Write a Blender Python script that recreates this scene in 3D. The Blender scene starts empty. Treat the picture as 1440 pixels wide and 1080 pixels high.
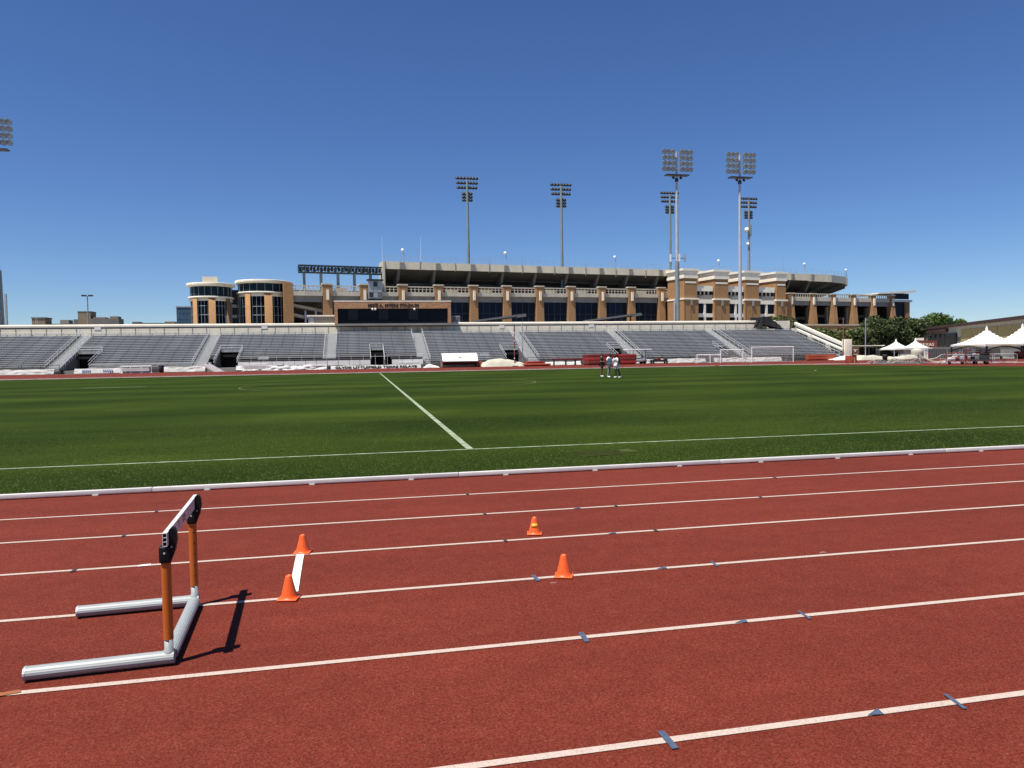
import bpy, bmesh, math, random
import numpy as np
from mathutils import Vector, Matrix, noise

random.seed(7)
rng = np.random.default_rng(7)
R = math.radians
scene = bpy.context.scene
COL = scene.collection

# ------------------------------------------------------------------ camera, sky, sun, exposure
def cam_matrix(yaw, pitch, roll, loc):
    y, p, r = R(yaw), R(pitch), R(roll)
    f = Vector((math.sin(y) * math.cos(p), math.cos(y) * math.cos(p), -math.sin(p)))
    rt = Vector((math.cos(y), -math.sin(y), 0))
    up = rt.cross(f)
    r2 = rt * math.cos(r) - up * math.sin(r)
    u2 = up * math.cos(r) + rt * math.sin(r)
    m = Matrix((r2, u2, -f)).transposed().to_4x4()
    m.translation = loc
    return m

cd = bpy.data.cameras.new('camera')
cd.lens, cd.sensor_width, cd.clip_start, cd.clip_end = 26.0, 36.0, 0.1, 8000
cam = bpy.data.objects.new('camera', cd)
COL.objects.link(cam)
cam.matrix_world = cam_matrix(11.99, 2.19, 0.90, (0, 0, 1.7))
scene.camera = cam

SUN_EL = 65.5
SX, SY = -0.857, -0.515
world = bpy.data.worlds.new('World')
scene.world = world
world.use_nodes = True
wn = world.node_tree
bg = wn.nodes['Background']
sky = wn.nodes.new('ShaderNodeTexSky')
sky.sky_type = 'NISHITA'
sky.sun_disc = False
sky.sun_elevation = R(SUN_EL)
sky.sun_rotation = math.atan2(SX, SY)
sky.altitude = 0
sky.air_density = 0.88
sky.dust_density = 0.0
sky.ozone_density = 9.0
hs = wn.nodes.new('ShaderNodeHueSaturation'); hs.inputs['Saturation'].default_value = 1.08; hs.inputs['Value'].default_value = 1.06; hs.inputs['Hue'].default_value = 0.507
wn.links.new(sky.outputs[0], hs.inputs['Color']); wn.links.new(hs.outputs[0], bg.inputs[0])
bg.inputs[1].default_value = 0.067

ld = bpy.data.lights.new('sun', 'SUN')
ld.energy = 4.8
ld.angle = R(0.5)
ld.color = (1.0, 0.95, 0.87)
sun = bpy.data.objects.new('sun', ld)
COL.objects.link(sun)
n_ = math.hypot(SX, SY)
ce = math.cos(R(SUN_EL))
sd = Vector((SX / n_ * ce, SY / n_ * ce, math.sin(R(SUN_EL))))
sun.rotation_euler = (-sd).to_track_quat('-Z', 'Y').to_euler()
sun.location = sd * 300

scene.view_settings.view_transform = 'Standard'
scene.view_settings.look = 'None'
scene.view_settings.gamma = 1
scene.view_settings.use_curve_mapping = False
scene.view_settings.exposure = 0.6

# ------------------------------------------------------------------ materials
MATS = {}
def mat(name, col, rough=0.6, metal=0.0, var=0.12, scale=2.0, bump=0.0, bscale=40.0, spec=0.5, tint=None, streak=None):
    """principled surface, base colour broken up by two noises in object space"""
    if name in MATS: return MATS[name]
    m = bpy.data.materials.new(name); m.use_nodes = True
    nt = m.node_tree; b = nt.nodes['Principled BSDF']; L = nt.links.new
    tc = nt.nodes.new('ShaderNodeTexCoord')
    src = tc.outputs['Object']
    if streak:
        mp = nt.nodes.new('ShaderNodeMapping'); mp.inputs['Scale'].default_value = streak
        L(src, mp.inputs['Vector']); src = mp.outputs[0]
    n1 = nt.nodes.new('ShaderNodeTexNoise'); n1.inputs['Scale'].default_value = scale
    n1.inputs['Detail'].default_value = 5; n1.inputs['Roughness'].default_value = 0.62
    L(src, n1.inputs['Vector'])
    mr = nt.nodes.new('ShaderNodeMapRange')
    mr.inputs['From Min'].default_value = 0.25; mr.inputs['From Max'].default_value = 0.75
    L(n1.outputs['Fac'], mr.inputs['Value'])
    mx = nt.nodes.new('ShaderNodeMix'); mx.data_type = 'RGBA'
    c0 = tint if tint else tuple(c * (1 - 2 * var) for c in col)
    c1 = tuple(min(1, c * (1 + var)) for c in col)
    mx.inputs['A'].default_value = (*c0, 1); mx.inputs['B'].default_value = (*c1, 1)
    L(mr.outputs[0], mx.inputs['Factor'])
    L(mx.outputs['Result'], b.inputs['Base Color'])
    b.inputs['Roughness'].default_value = rough
    b.inputs['Metallic'].default_value = metal
    b.inputs['Specular IOR Level'].default_value = spec
    if bump:
        n2 = nt.nodes.new('ShaderNodeTexNoise'); n2.inputs['Scale'].default_value = bscale
        n2.inputs['Detail'].default_value = 4
        L(tc.outputs['Object'], n2.inputs['Vector'])
        bp = nt.nodes.new('ShaderNodeBump'); bp.inputs['Strength'].default_value = bump
        bp.inputs['Distance'].default_value = 0.02
        L(n2.outputs['Fac'], bp.inputs['Height']); L(bp.outputs[0], b.inputs['Normal'])
    MATS[name] = m
    return m

def node(nt, kind, **kw):
    n = nt.nodes.new(kind)
    for k, v in kw.items():
        if k in n.inputs: n.inputs[k].default_value = v
        else: setattr(n, k, v)
    return n

def rubber_mat(name, col_a, col_b, col_c, paint=False):
    """granular athletics surface: millimetre grains, larger worn patches"""
    m = bpy.data.materials.new(name); m.use_nodes = True
    nt = m.node_tree; b = nt.nodes['Principled BSDF']; L = nt.links.new
    g = nt.nodes.new('ShaderNodeNewGeometry')
    pos = g.outputs['Position']
    vor = node(nt, 'ShaderNodeTexVoronoi', Scale=150.0); L(pos, vor.inputs['Vector'])
    fine = node(nt, 'ShaderNodeTexNoise', Scale=62.0, Detail=4.0, Roughness=0.75); L(pos, fine.inputs['Vector'])
    mid = node(nt, 'ShaderNodeTexNoise', Scale=5.0, Detail=5.0, Roughness=0.6); L(pos, mid.inputs['Vector'])
    big = node(nt, 'ShaderNodeTexNoise', Scale=0.35, Detail=3.0); L(pos, big.inputs['Vector'])
    sep = nt.nodes.new('ShaderNodeSeparateColor'); L(vor.outputs['Color'], sep.inputs[0])
    grain = nt.nodes.new('ShaderNodeMath'); grain.operation = 'MULTIPLY_ADD'
    L(sep.outputs[0], grain.inputs[0]); grain.inputs[1].default_value = 0.5; L(fine.outputs['Fac'], grain.inputs[2])
    cr = nt.nodes.new('ShaderNodeValToRGB')
    e = cr.color_ramp.elements
    e[0].position, e[0].color = 0.42, (*col_a, 1)
    e[1].position, e[1].color = 1.02, (*col_c, 1)
    k = e.new(0.72); k.color = (*col_b, 1)
    L(grain.outputs[0], cr.inputs[0])
    ad = nt.nodes.new('ShaderNodeMath'); ad.operation = 'ADD'
    L(mid.outputs['Fac'], ad.inputs[0]); L(big.outputs['Fac'], ad.inputs[1])
    mr = node(nt, 'ShaderNodeMapRange'); mr.inputs['From Min'].default_value = 0.7; mr.inputs['From Max'].default_value = 1.3
    mr.inputs['To Min'].default_value = 0.86; mr.inputs['To Max'].default_value = 1.12
    L(ad.outputs[0], mr.inputs['Value'])
    lane = node(nt, 'ShaderNodeMapping'); lane.inputs['Scale'].default_value = (0.10, 1.9, 1.0); L(pos, lane.inputs['Vector'])
    ln = node(nt, 'ShaderNodeTexNoise', Scale=1.0, Detail=6.0, Roughness=0.65); L(lane.outputs[0], ln.inputs['Vector'])
    lr = node(nt, 'ShaderNodeMapRange'); lr.inputs['From Min'].default_value = 0.3; lr.inputs['From Max'].default_value = 0.7
    lr.inputs['To Min'].default_value = 0.90; lr.inputs['To Max'].default_value = 1.09; L(ln.outputs['Fac'], lr.inputs['Value'])
    st_ = node(nt, 'ShaderNodeTexNoise', Scale=1.3, Detail=7.0, Roughness=0.8); L(pos, st_.inputs['Vector'])
    sr = node(nt, 'ShaderNodeMapRange'); sr.inputs['From Min'].default_value = 0.66; sr.inputs['From Max'].default_value = 0.76
    sr.inputs['To Min'].default_value = 1.0; sr.inputs['To Max'].default_value = 0.80; L(st_.outputs['Fac'], sr.inputs['Value'])
    m1 = nt.nodes.new('ShaderNodeMath'); m1.operation = 'MULTIPLY'; L(mr.outputs[0], m1.inputs[0]); L(lr.outputs[0], m1.inputs[1])
    m2 = nt.nodes.new('ShaderNodeMath'); m2.operation = 'MULTIPLY'; L(m1.outputs[0], m2.inputs[0]); L(sr.outputs[0], m2.inputs[1])
    sp_ = node(nt, 'ShaderNodeMapRange'); sp_.inputs['From Min'].default_value = 0.962; sp_.inputs['From Max'].default_value = 0.985; sp_.inputs['To Max'].default_value = 0.28
    L(sep.outputs[1], sp_.inputs['Value'])
    spx = nt.nodes.new('ShaderNodeMix'); spx.data_type = 'RGBA'; L(sp_.outputs[0], spx.inputs['Factor']); L(cr.outputs[0], spx.inputs['A']); spx.inputs['B'].default_value = (0.30, 0.12, 0.08, 1)
    hsv = nt.nodes.new('ShaderNodeHueSaturation')
    L(spx.outputs['Result'], hsv.inputs['Color']); L(m2.outputs[0], hsv.inputs['Value'])
    out = hsv.outputs[0]
    if paint:
        thr = node(nt, 'ShaderNodeMapRange'); thr.inputs['From Min'].default_value = 0.52; thr.inputs['From Max'].default_value = 0.66
        L(grain.outputs[0], thr.inputs['Value'])
        wear = node(nt, 'ShaderNodeTexNoise', Scale=1.7, Detail=6.0, Roughness=0.7); L(pos, wear.inputs['Vector'])
        wr = node(nt, 'ShaderNodeMapRange'); wr.inputs['From Min'].default_value = 0.3; wr.inputs['From Max'].default_value = 0.7
        wr.inputs['To Min'].default_value = 0.55; wr.inputs['To Max'].default_value = 0.9
        L(wear.outputs['Fac'], wr.inputs['Value'])
        mxf = nt.nodes.new('ShaderNodeMath'); mxf.operation = 'MAXIMUM'
        L(thr.outputs[0], mxf.inputs[0]); L(wr.outputs[0], mxf.inputs[1])
        mx = nt.nodes.new('ShaderNodeMix'); mx.data_type = 'RGBA'
        L(mxf.outputs[0], mx.inputs['Factor'])
        mx.inputs['A'].default_value = (*col_b, 1); mx.inputs['B'].default_value = (*paint, 1)
        out = mx.outputs['Result']
    L(out, b.inputs['Base Color'])
    b.inputs['Roughness'].default_value = 0.85
    b.inputs['Specular IOR Level'].default_value = 0.12
    bp = node(nt, 'ShaderNodeBump', Strength=0.4, Distance=0.004)
    L(grain.outputs[0], bp.inputs['Height']); L(bp.outputs[0], b.inputs['Normal'])
    MATS[name] = m
    return m

TRACK = rubber_mat('track_rubber', (0.080, 0.0120, 0.0062), (0.131, 0.0208, 0.0104), (0.172, 0.036, 0.022))
LINE = rubber_mat('line_paint', (0.058, 0.0095, 0.0055), (0.20, 0.07, 0.05), (0.20, 0.046, 0.030), paint=(0.47, 0.385, 0.325))

def turf_mat():
    m = bpy.data.materials.new('mown_turf'); m.use_nodes = True
    nt = m.node_tree; b = nt.nodes['Principled BSDF']; L = nt.links.new
    pos = nt.nodes.new('ShaderNodeNewGeometry').outputs['Position']
    def band(angle, width, phase, warp):
        mp = node(nt, 'ShaderNodeMapping'); mp.inputs['Rotation'].default_value = (0, 0, R(angle)); L(pos, mp.inputs['Vector'])
        sx = nt.nodes.new('ShaderNodeSeparateXYZ'); L(mp.outputs[0], sx.inputs[0])
        wz = node(nt, 'ShaderNodeTexNoise', Scale=0.12, Detail=4.0, Roughness=0.65); L(pos, wz.inputs['Vector'])
        wa = nt.nodes.new('ShaderNodeMath'); wa.operation = 'MULTIPLY_ADD'
        L(wz.outputs['Fac'], wa.inputs[0]); wa.inputs[1].default_value = warp; L(sx.outputs['Y'], wa.inputs[2])
        mu = nt.nodes.new('ShaderNodeMath'); mu.operation = 'MULTIPLY_ADD'
        L(wa.outputs[0], mu.inputs[0]); mu.inputs[1].default_value = math.pi / width; mu.inputs[2].default_value = phase
        si = nt.nodes.new('ShaderNodeMath'); si.operation = 'SINE'; L(mu.outputs[0], si.inputs[0])
        mr = node(nt, 'ShaderNodeMapRange'); mr.inputs['From Min'].default_value = -0.6; mr.inputs['From Max'].default_value = 0.6
        L(si.outputs[0], mr.inputs['Value'])
        return mr.outputs[0]
    b1, b2 = band(0, 3.9, 1.2, 3.0), band(-64, 5.2, 0.4, 4.0)
    pm = node(nt, 'ShaderNodeMapping'); pm.inputs['Scale'].default_value = (0.35, 1.0, 1.0); pm.inputs['Rotation'].default_value = (0, 0, R(5)); L(pos, pm.inputs['Vector'])
    patch = node(nt, 'ShaderNodeTexNoise', Scale=0.30, Detail=6.0, Roughness=0.72); L(pm.outputs[0], patch.inputs['Vector'])
    clump = node(nt, 'ShaderNodeTexNoise', Scale=9.0, Detail=5.0, Roughness=0.75); L(pos, clump.inputs['Vector'])
    blade = node(nt, 'ShaderNodeTexNoise', Scale=70.0, Detail=3.0, Roughness=0.8); L(pos, blade.inputs['Vector'])
    def madd(a, f, c):
        n = nt.nodes.new('ShaderNodeMath'); n.operation = 'MULTIPLY_ADD'
        L(a, n.inputs[0]); n.inputs[1].default_value = f
        if isinstance(c, (int, float)): n.inputs[2].default_value = c
        else: L(c, n.inputs[2])
        return n.outputs[0]
    v = madd(b1, 0.15, -0.06); v = madd(b2, 0.08, v); v = madd(patch.outputs['Fac'], 0.78, v)
    v = madd(clump.outputs['Fac'], 0.55, v); v = madd(blade.outputs['Fac'], 0.62, v)
    cr = nt.nodes.new('ShaderNodeValToRGB'); e = cr.color_ramp.elements
    e[0].position, e[0].color = 0.50, (0.0085, 0.0195, 0.0020, 1)
    e[1].position, e[1].color = 1.0, (0.074, 0.098, 0.0145, 1)
    k = e.new(0.76); k.color = (0.029, 0.049, 0.0048, 1)
    sc = madd(v, 0.62, 0.06)
    L(sc, cr.inputs[0]); L(cr.outputs[0], b.inputs['Base Color'])
    b.inputs['Roughness'].default_value = 0.9
    b.inputs['Specular IOR Level'].default_value = 0.04
    hb = madd(clump.outputs['Fac'], 0.6, blade.outputs['Fac'])
    bp = node(nt, 'ShaderNodeBump', Strength=0.8, Distance=0.02)
    L(hb, bp.inputs['Height']); L(bp.outputs[0], b.inputs['Normal'])
    return m
TURF = turf_mat()

def leaf_mat(name, dark, light):
    m = bpy.data.materials.new(name); m.use_nodes = True
    nt = m.node_tree; b = nt.nodes['Principled BSDF']; L = nt.links.new
    pos = nt.nodes.new('ShaderNodeNewGeometry').outputs['Position']
    n = node(nt, 'ShaderNodeTexNoise', Scale=1.1, Detail=4.0, Roughness=0.7); L(pos, n.inputs['Vector'])
    cr = nt.nodes.new('ShaderNodeValToRGB'); e = cr.color_ramp.elements
    e[0].position, e[0].color = 0.33, (*dark, 1); e[1].position, e[1].color = 0.68, (*light, 1)
    L(n.outputs['Fac'], cr.inputs[0]); L(cr.outputs[0], b.inputs['Base Color'])
    b.inputs['Roughness'].default_value = 0.6
    b.inputs['Specular IOR Level'].default_value = 0.25
    return m
LEAF_DARK = leaf_mat('leaf_dark', (0.022, 0.034, 0.010), (0.074, 0.092, 0.029))
LEAF_MID = leaf_mat('leaf_mid', (0.040, 0.056, 0.013), (0.125, 0.140, 0.042))
LEAF_BRIGHT = leaf_mat('leaf_bright', (0.035, 0.070, 0.012), (0.090, 0.150, 0.030))

WHITE = mat('white_paint', (0.78, 0.78, 0.76), 0.45, var=0.05)
KERBM = mat('kerb_white', (0.62, 0.60, 0.57), 0.5, var=0.08, scale=3.0)
FABRIC = mat('white_fabric', (0.74, 0.73, 0.69), 0.8, var=0.08, scale=1.5, bump=0.2, bscale=8)
TARP = mat('grey_white_tarp', (0.60, 0.60, 0.56), 0.75, var=0.14, scale=1.2, bump=0.4, bscale=5)
CREAM = mat('cream_tarp', (0.48, 0.46, 0.36), 0.8, var=0.1, scale=1.2, bump=0.4, bscale=5)
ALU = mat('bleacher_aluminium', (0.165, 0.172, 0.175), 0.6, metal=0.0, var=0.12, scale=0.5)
ALU_L = mat('light_aluminium', (0.50, 0.52, 0.53), 0.45, metal=0.15, var=0.06, scale=6)
ALU_D = mat('dull_shaded_aluminium', (0.115, 0.115, 0.113), 0.65, metal=0.0, var=0.12, scale=0.7)
STEP = mat('step_aluminium', (0.38, 0.38, 0.365), 0.6, metal=0.1, var=0.12, scale=1.5)
GALV = mat('galvanised_steel', (0.42, 0.44, 0.45), 0.5, metal=0.4, var=0.1, scale=1.0)
POLE = mat('pole_steel', (0.50, 0.51, 0.51), 0.5, metal=0.3, var=0.1, scale=0.4)
POLE_D = mat('dark_pole_steel', (0.25, 0.29, 0.28), 0.5, metal=0.3, var=0.1, scale=0.4)
BEIGE = mat('beige_panel', (0.68, 0.61, 0.465), 0.8, var=0.09, scale=0.5, streak=(1, 1, 0.3))
CAPM = mat('pale_concrete_cap', (0.74, 0.68, 0.55), 0.8, var=0.07, scale=0.6)
CONC = mat('concrete', (0.53, 0.475, 0.375), 0.85, var=0.12, scale=0.35, streak=(1, 1, 0.25))
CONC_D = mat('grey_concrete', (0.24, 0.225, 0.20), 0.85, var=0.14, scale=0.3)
SOFFIT = mat('soffit_concrete', (0.045, 0.040, 0.034), 0.9, var=0.2, scale=0.25)  # darkened well below the other concrete to hold the shade under the deck
STONE = mat('white_stone', (0.80, 0.74, 0.62), 0.75, var=0.06, scale=0.6)
def brick_mat(name, a, b_, mortar):
    m = bpy.data.materials.new(name); m.use_nodes = True
    nt = m.node_tree; b = nt.nodes['Principled BSDF']; L = nt.links.new
    tc = nt.nodes.new('ShaderNodeTexCoord')
    sp = nt.nodes.new('ShaderNodeSeparateXYZ'); L(tc.outputs['Object'], sp.inputs[0])
    ad = nt.nodes.new('ShaderNodeMath'); ad.operation = 'ADD'; L(sp.outputs[0], ad.inputs[0]); L(sp.outputs[1], ad.inputs[1])
    cb = nt.nodes.new('ShaderNodeCombineXYZ'); L(ad.outputs[0], cb.inputs[0]); L(sp.outputs[2], cb.inputs[1])
    br = node(nt, 'ShaderNodeTexBrick', Scale=1.0)
    br.inputs['Brick Width'].default_value = 0.42; br.inputs['Row Height'].default_value = 0.2; br.inputs['Mortar Size'].default_value = 0.012
    br.inputs['Color1'].default_value = (*a, 1); br.inputs['Color2'].default_value = (*b_, 1); br.inputs['Mortar'].default_value = (*mortar, 1)
    L(cb.outputs[0], br.inputs['Vector'])
    n = node(nt, 'ShaderNodeTexNoise', Scale=0.5, Detail=5.0, Roughness=0.7); L(tc.outputs['Object'], n.inputs['Vector'])
    mr = node(nt, 'ShaderNodeMapRange'); mr.inputs['To Min'].default_value = 0.75; mr.inputs['To Max'].default_value = 1.2
    L(n.outputs['Fac'], mr.inputs['Value'])
    h = nt.nodes.new('ShaderNodeHueSaturation'); L(br.outputs['Color'], h.inputs['Color']); L(mr.outputs[0], h.inputs['Value'])
    L(h.outputs[0], b.inputs['Base Color']); b.inputs['Roughness'].default_value = 0.85
    b.inputs['Specular IOR Level'].default_value = 0.2
    return m
BRICK = brick_mat('tan_brick', (0.345, 0.190, 0.085), (0.30, 0.155, 0.066), (0.32, 0.22, 0.125))
BRICK_R = brick_mat('warm_brick', (0.46, 0.26, 0.13), (0.33, 0.15, 0.075), (0.40, 0.29, 0.19))
BRICK_Y = brick_mat('yellow_brick', (0.52, 0.40, 0.17), (0.46, 0.34, 0.13), (0.45, 0.36, 0.2))
GLASS = mat('dark_glass', (0.008, 0.011, 0.018), 0.3, var=0.3, scale=0.2, spec=0.12)
GLASS_B = mat('blue_glass', (0.007, 0.013, 0.030), 0.3, var=0.3, scale=0.2, spec=0.12)
GLASS_G = mat('green_glass', (0.009, 0.024, 0.032), 0.3, var=0.3, scale=0.3, spec=0.15)
GLASS_L = mat('grey_glass', (0.022, 0.027, 0.035), 0.35, var=0.2, scale=0.2, spec=0.2)
BLACK = mat('black_plastic', (0.007, 0.007, 0.0075), 0.5, var=0.2, scale=30, spec=0.2)
DARK = mat('dark_metal', (0.035, 0.037, 0.04), 0.5, metal=0.2, var=0.2, scale=2)
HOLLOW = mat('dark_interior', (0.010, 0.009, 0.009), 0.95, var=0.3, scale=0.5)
TRUSSM = mat('dark_truss', (0.045, 0.055, 0.055), 0.6, metal=0.2, var=0.25, scale=0.8)
ROOFG = mat('grey_canopy', (0.13, 0.135, 0.135), 0.55, var=0.15, scale=0.8)
ORANGE = mat('orange_cone_plastic', (0.80, 0.105, 0.012), 0.42, var=0.07, scale=22)
ORANGE_P = mat('orange_post_paint', (0.46, 0.115, 0.016), 0.35, var=0.08, scale=14, streak=(1, 1, 0.2))
YELLOW = mat('yellow_tape', (0.75, 0.42, 0.03), 0.5, var=0.08, scale=20)
REDP = mat('red_print', (0.30, 0.035, 0.06), 0.5, var=0.1, scale=20)
MAROON = mat('maroon_vinyl', (0.155, 0.020, 0.014), 0.5, var=0.15, scale=1.5)
RED = mat('red_vinyl', (0.30, 0.022, 0.016), 0.45, var=0.12, scale=1.5)
ORED = mat('orange_red_paint', (0.36, 0.062, 0.022), 0.55, var=0.12, scale=1.5)
BURNT = mat('burnt_orange', (0.30, 0.10, 0.03), 0.6, var=0.1, scale=2)
RUST = mat('rust_pole', (0.26, 0.10, 0.06), 0.6, var=0.12, scale=2)
BLUE = mat('blue_mark_paint', (0.060, 0.085, 0.135), 0.75, var=0.2, scale=60)
BLUEP = mat('blue_print', (0.06, 0.09, 0.22), 0.6, var=0.1, scale=4)
TAPEW = mat('white_tape', (0.80, 0.79, 0.76), 0.5, var=0.04, scale=9)
BROWNL = mat('bronze_letters', (0.045, 0.024, 0.014), 0.5, var=0.1, scale=3)
MULL = mat('pale_mullion', (0.30, 0.32, 0.34), 0.5, metal=0.3, var=0.05)
MULL_D = mat('dark_mullion', (0.07, 0.08, 0.10), 0.5, metal=0.3, var=0.05)
BARK = mat('bark', (0.09, 0.065, 0.045), 0.9, var=0.25, scale=3, bump=0.5, bscale=10)
ASPH = mat('asphalt', (0.055, 0.054, 0.052), 0.9, var=0.2, scale=0.4)
PLAZA = mat('plaza_concrete', (0.30, 0.285, 0.25), 0.9, var=0.12, scale=0.3)
SKIN = mat('skin', (0.12, 0.065, 0.04), 0.5, var=0.08, scale=9)
SKIN_L = mat('light_skin', (0.30, 0.16, 0.10), 0.5, var=0.08, scale=9)
CLOTH_W = mat('white_shirt', (0.78, 0.78, 0.78), 0.85, var=0.05, scale=9)
CLOTH_B = mat('black_shirt', (0.016, 0.015, 0.016), 0.9, var=0.15, scale=9)
CLOTH_G = mat('grey_trousers', (0.20, 0.20, 0.195), 0.9, var=0.1, scale=9)
CLOTH_R = mat('red_tights', (0.11, 0.018, 0.020), 0.85, var=0.1, scale=9)
CLOTH_N = mat('dark_tights', (0.022, 0.018, 0.024), 0.85, var=0.1, scale=9)
HAIR = mat('dark_hair', (0.014, 0.010, 0.009), 0.7, var=0.2, scale=40)
BOX_BR = mat('brown_block', (0.22, 0.165, 0.11), 0.85, var=0.1, scale=0.2)
BOX_GY = mat('grey_block', (0.15, 0.145, 0.13), 0.85, var=0.15, scale=0.2)
BOX_RD = mat('red_brown_block', (0.20, 0.09, 0.06), 0.85, var=0.1, scale=0.2)
TOWER_G = mat('blue_tower_glass', (0.05, 0.10, 0.15), 0.2, var=0.25, scale=0.15)
NETM = mat('net_cord', (0.62, 0.62, 0.60), 0.8, var=0.05)
FENCEM = mat('fence_wire', (0.16, 0.16, 0.16), 0.6, metal=0.3, var=0.1)
LAMPF = mat('floodlight_glass', (0.42, 0.52, 0.54), 0.25, metal=0.0, var=0.3, scale=3)
LAMPB = mat('floodlight_shell', (0.30, 0.32, 0.31), 0.35, metal=0.25, var=0.1, scale=3)
LAMPD = mat('dark_floodlight_shell', (0.03, 0.032, 0.04), 0.5, metal=0.2, var=0.2, scale=3)
PATCHM = mat('worn_turf_patch', (0.030, 0.037, 0.010), 0.95, var=0.25, scale=5, bump=0.4, bscale=40, spec=0.03)
CHALK = mat('field_chalk', (0.34, 0.38, 0.27), 0.95, var=0.2, scale=4, tint=(0.07, 0.10, 0.035))

# ------------------------------------------------------------------ mesh helpers
class MB:
    def __init__(s): s.v, s.f, s.mi, s.sm = [], [], [], []
    def add(s, vs, fs, mi=0, smooth=False):
        o = len(s.v); s.v += [tuple(v) for v in vs]
        for f in fs: s.f.append([i + o for i in f]); s.mi.append(mi); s.sm.append(smooth)
        return s
    def box(s, x0, x1, y0, y1, z0, z1, mi=0):
        vs = [(x, y, z) for x in (x0, x1) for y in (y0, y1) for z in (z0, z1)]
        return s.add(vs, [(0, 1, 3, 2), (4, 6, 7, 5), (0, 4, 5, 1), (2, 3, 7, 6), (0, 2, 6, 4), (1, 5, 7, 3)], mi)
    def obox(s, m, sx, sy, sz, mi=0):
        vs = [m @ Vector((x * sx / 2, y * sy / 2, z * sz / 2)) for x in (-1, 1) for y in (-1, 1) for z in (-1, 1)]
        return s.add(vs, [(0, 1, 3, 2), (4, 6, 7, 5), (0, 4, 5, 1), (2, 3, 7, 6), (0, 2, 6, 4), (1, 5, 7, 3)], mi)
    def bbox(s, x0, x1, y0, y1, z0, z1, b=0.02, seg=2, mi=0):
        bm = bmesh.new(); bmesh.ops.create_cube(bm, size=1)
        for v in bm.verts: v.co = ((x0 + x1) / 2 + v.co.x * (x1 - x0), (y0 + y1) / 2 + v.co.y * (y1 - y0), (z0 + z1) / 2 + v.co.z * (z1 - z0))
        bmesh.ops.bevel(bm, geom=list(bm.edges), offset=b, segments=seg, profile=0.6, affect='EDGES')
        bm.verts.index_update()
        s.add([v.co for v in bm.verts], [[v.index for v in f.verts] for f in bm.faces], mi, True)
        bm.free(); return s
    def tube(s, p0, p1, r0, r1=None, n=8, mi=0, cap=True, smooth=True):
        r1 = r0 if r1 is None else r1
        p0, p1 = Vector(p0), Vector(p1); d = (p1 - p0).normalized()
        a = d.orthogonal().normalized(); b = d.cross(a)
        vs = []
        for p, r in ((p0, r0), (p1, r1)):
            for i in range(n):
                t = 2 * math.pi * i / n; vs.append(p + (a * math.cos(t) + b * math.sin(t)) * r)
        s.add(vs, [(i, (i + 1) % n, n + (i + 1) % n, n + i) for i in range(n)], mi, smooth)
        if cap: s.add(vs[:n], [tuple(range(n))[::-1]], mi); s.add(vs[n:], [tuple(range(n))], mi)
        return s
    def path(s, pts, r, n=6, mi=0):
        pts = [Vector(p) for p in pts]
        vs = []; a = None
        for i, p in enumerate(pts):
            d = (pts[min(i + 1, len(pts) - 1)] - pts[max(i - 1, 0)]).normalized()
            if a is None: a = d.orthogonal().normalized()
            a = (a - d * a.dot(d)).normalized(); b = d.cross(a)
            for k in range(n):
                t = 2 * math.pi * k / n; vs.append(p + (a * math.cos(t) + b * math.sin(t)) * r)
        fs = [(i * n + k, i * n + (k + 1) % n, (i + 1) * n + (k + 1) % n, (i + 1) * n + k) for i in range(len(pts) - 1) for k in range(n)]
        s.add(vs, fs, mi, True)
        s.add(vs[:n], [tuple(range(n))[::-1]], mi); s.add(vs[-n:], [tuple(range(n))], mi)
        return s
    def lathe(s, prof, n=16, c=(0, 0, 0), mi=0, m=None, smooth=True, a0=0.0, a1=2 * math.pi):
        full = abs(a1 - a0 - 2 * math.pi) < 1e-6
        k = n if full else n + 1
        vs = []
        for r, z in prof:
            for i in range(k):
                t = a0 + (a1 - a0) * i / n
                p = Vector((r * math.cos(t), r * math.sin(t), z))
                if m is not None: p = m @ p
                vs.append(p + Vector(c))
        fs = []
        for j in range(len(prof) - 1):
            for i in range(n):
                i2 = (i + 1) % k
                fs.append((j * k + i, j * k + i2, (j + 1) * k + i2, (j + 1) * k + i))
        return s.add(vs, fs, mi, smooth)
    def prism(s, poly, axis, a, b, mi=0):
        """extrude a 2-D polygon along x, y or z from a to b"""
        def P(u, w, t): return {'x': (t, u, w), 'y': (u, t, w), 'z': (u, w, t)}[axis]
        n = len(poly)
        vs = [P(u, w, a) for u, w in poly] + [P(u, w, b) for u, w in poly]
        s.add(vs, [(i, (i + 1) % n, n + (i + 1) % n, n + i) for i in range(n)], mi)
        s.add(vs[:n], [tuple(range(n))[::-1]], mi); s.add(vs[n:], [tuple(range(n))], mi)
        return s
    def grid(s, fn, nu, nv, mi=0, smooth=True):
        vs = [fn(i / nu, j / nv) for j in range(nv + 1) for i in range(nu + 1)]
        w = nu + 1
        return s.add(vs, [(j * w + i, j * w + i + 1, (j + 1) * w + i + 1, (j + 1) * w + i) for j in range(nv) for i in range(nu)], mi, smooth)
    def mesh(s, name, mats):
        me = bpy.data.meshes.new(name); me.from_pydata(s.v, [], s.f)
        for m in (mats if isinstance(mats, (list, tuple)) else [mats]): me.materials.append(m)
        me.polygons.foreach_set('material_index', s.mi); me.polygons.foreach_set('use_smooth', s.sm)
        bm = bmesh.new(); bm.from_mesh(me); bmesh.ops.recalc_face_normals(bm, faces=bm.faces); bm.to_mesh(me); bm.free()
        me.update(); return me
    def build(s, name, mats, parent=None, loc=(0, 0, 0)):
        return obj(name, s.mesh(name, mats), parent, loc)

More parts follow.
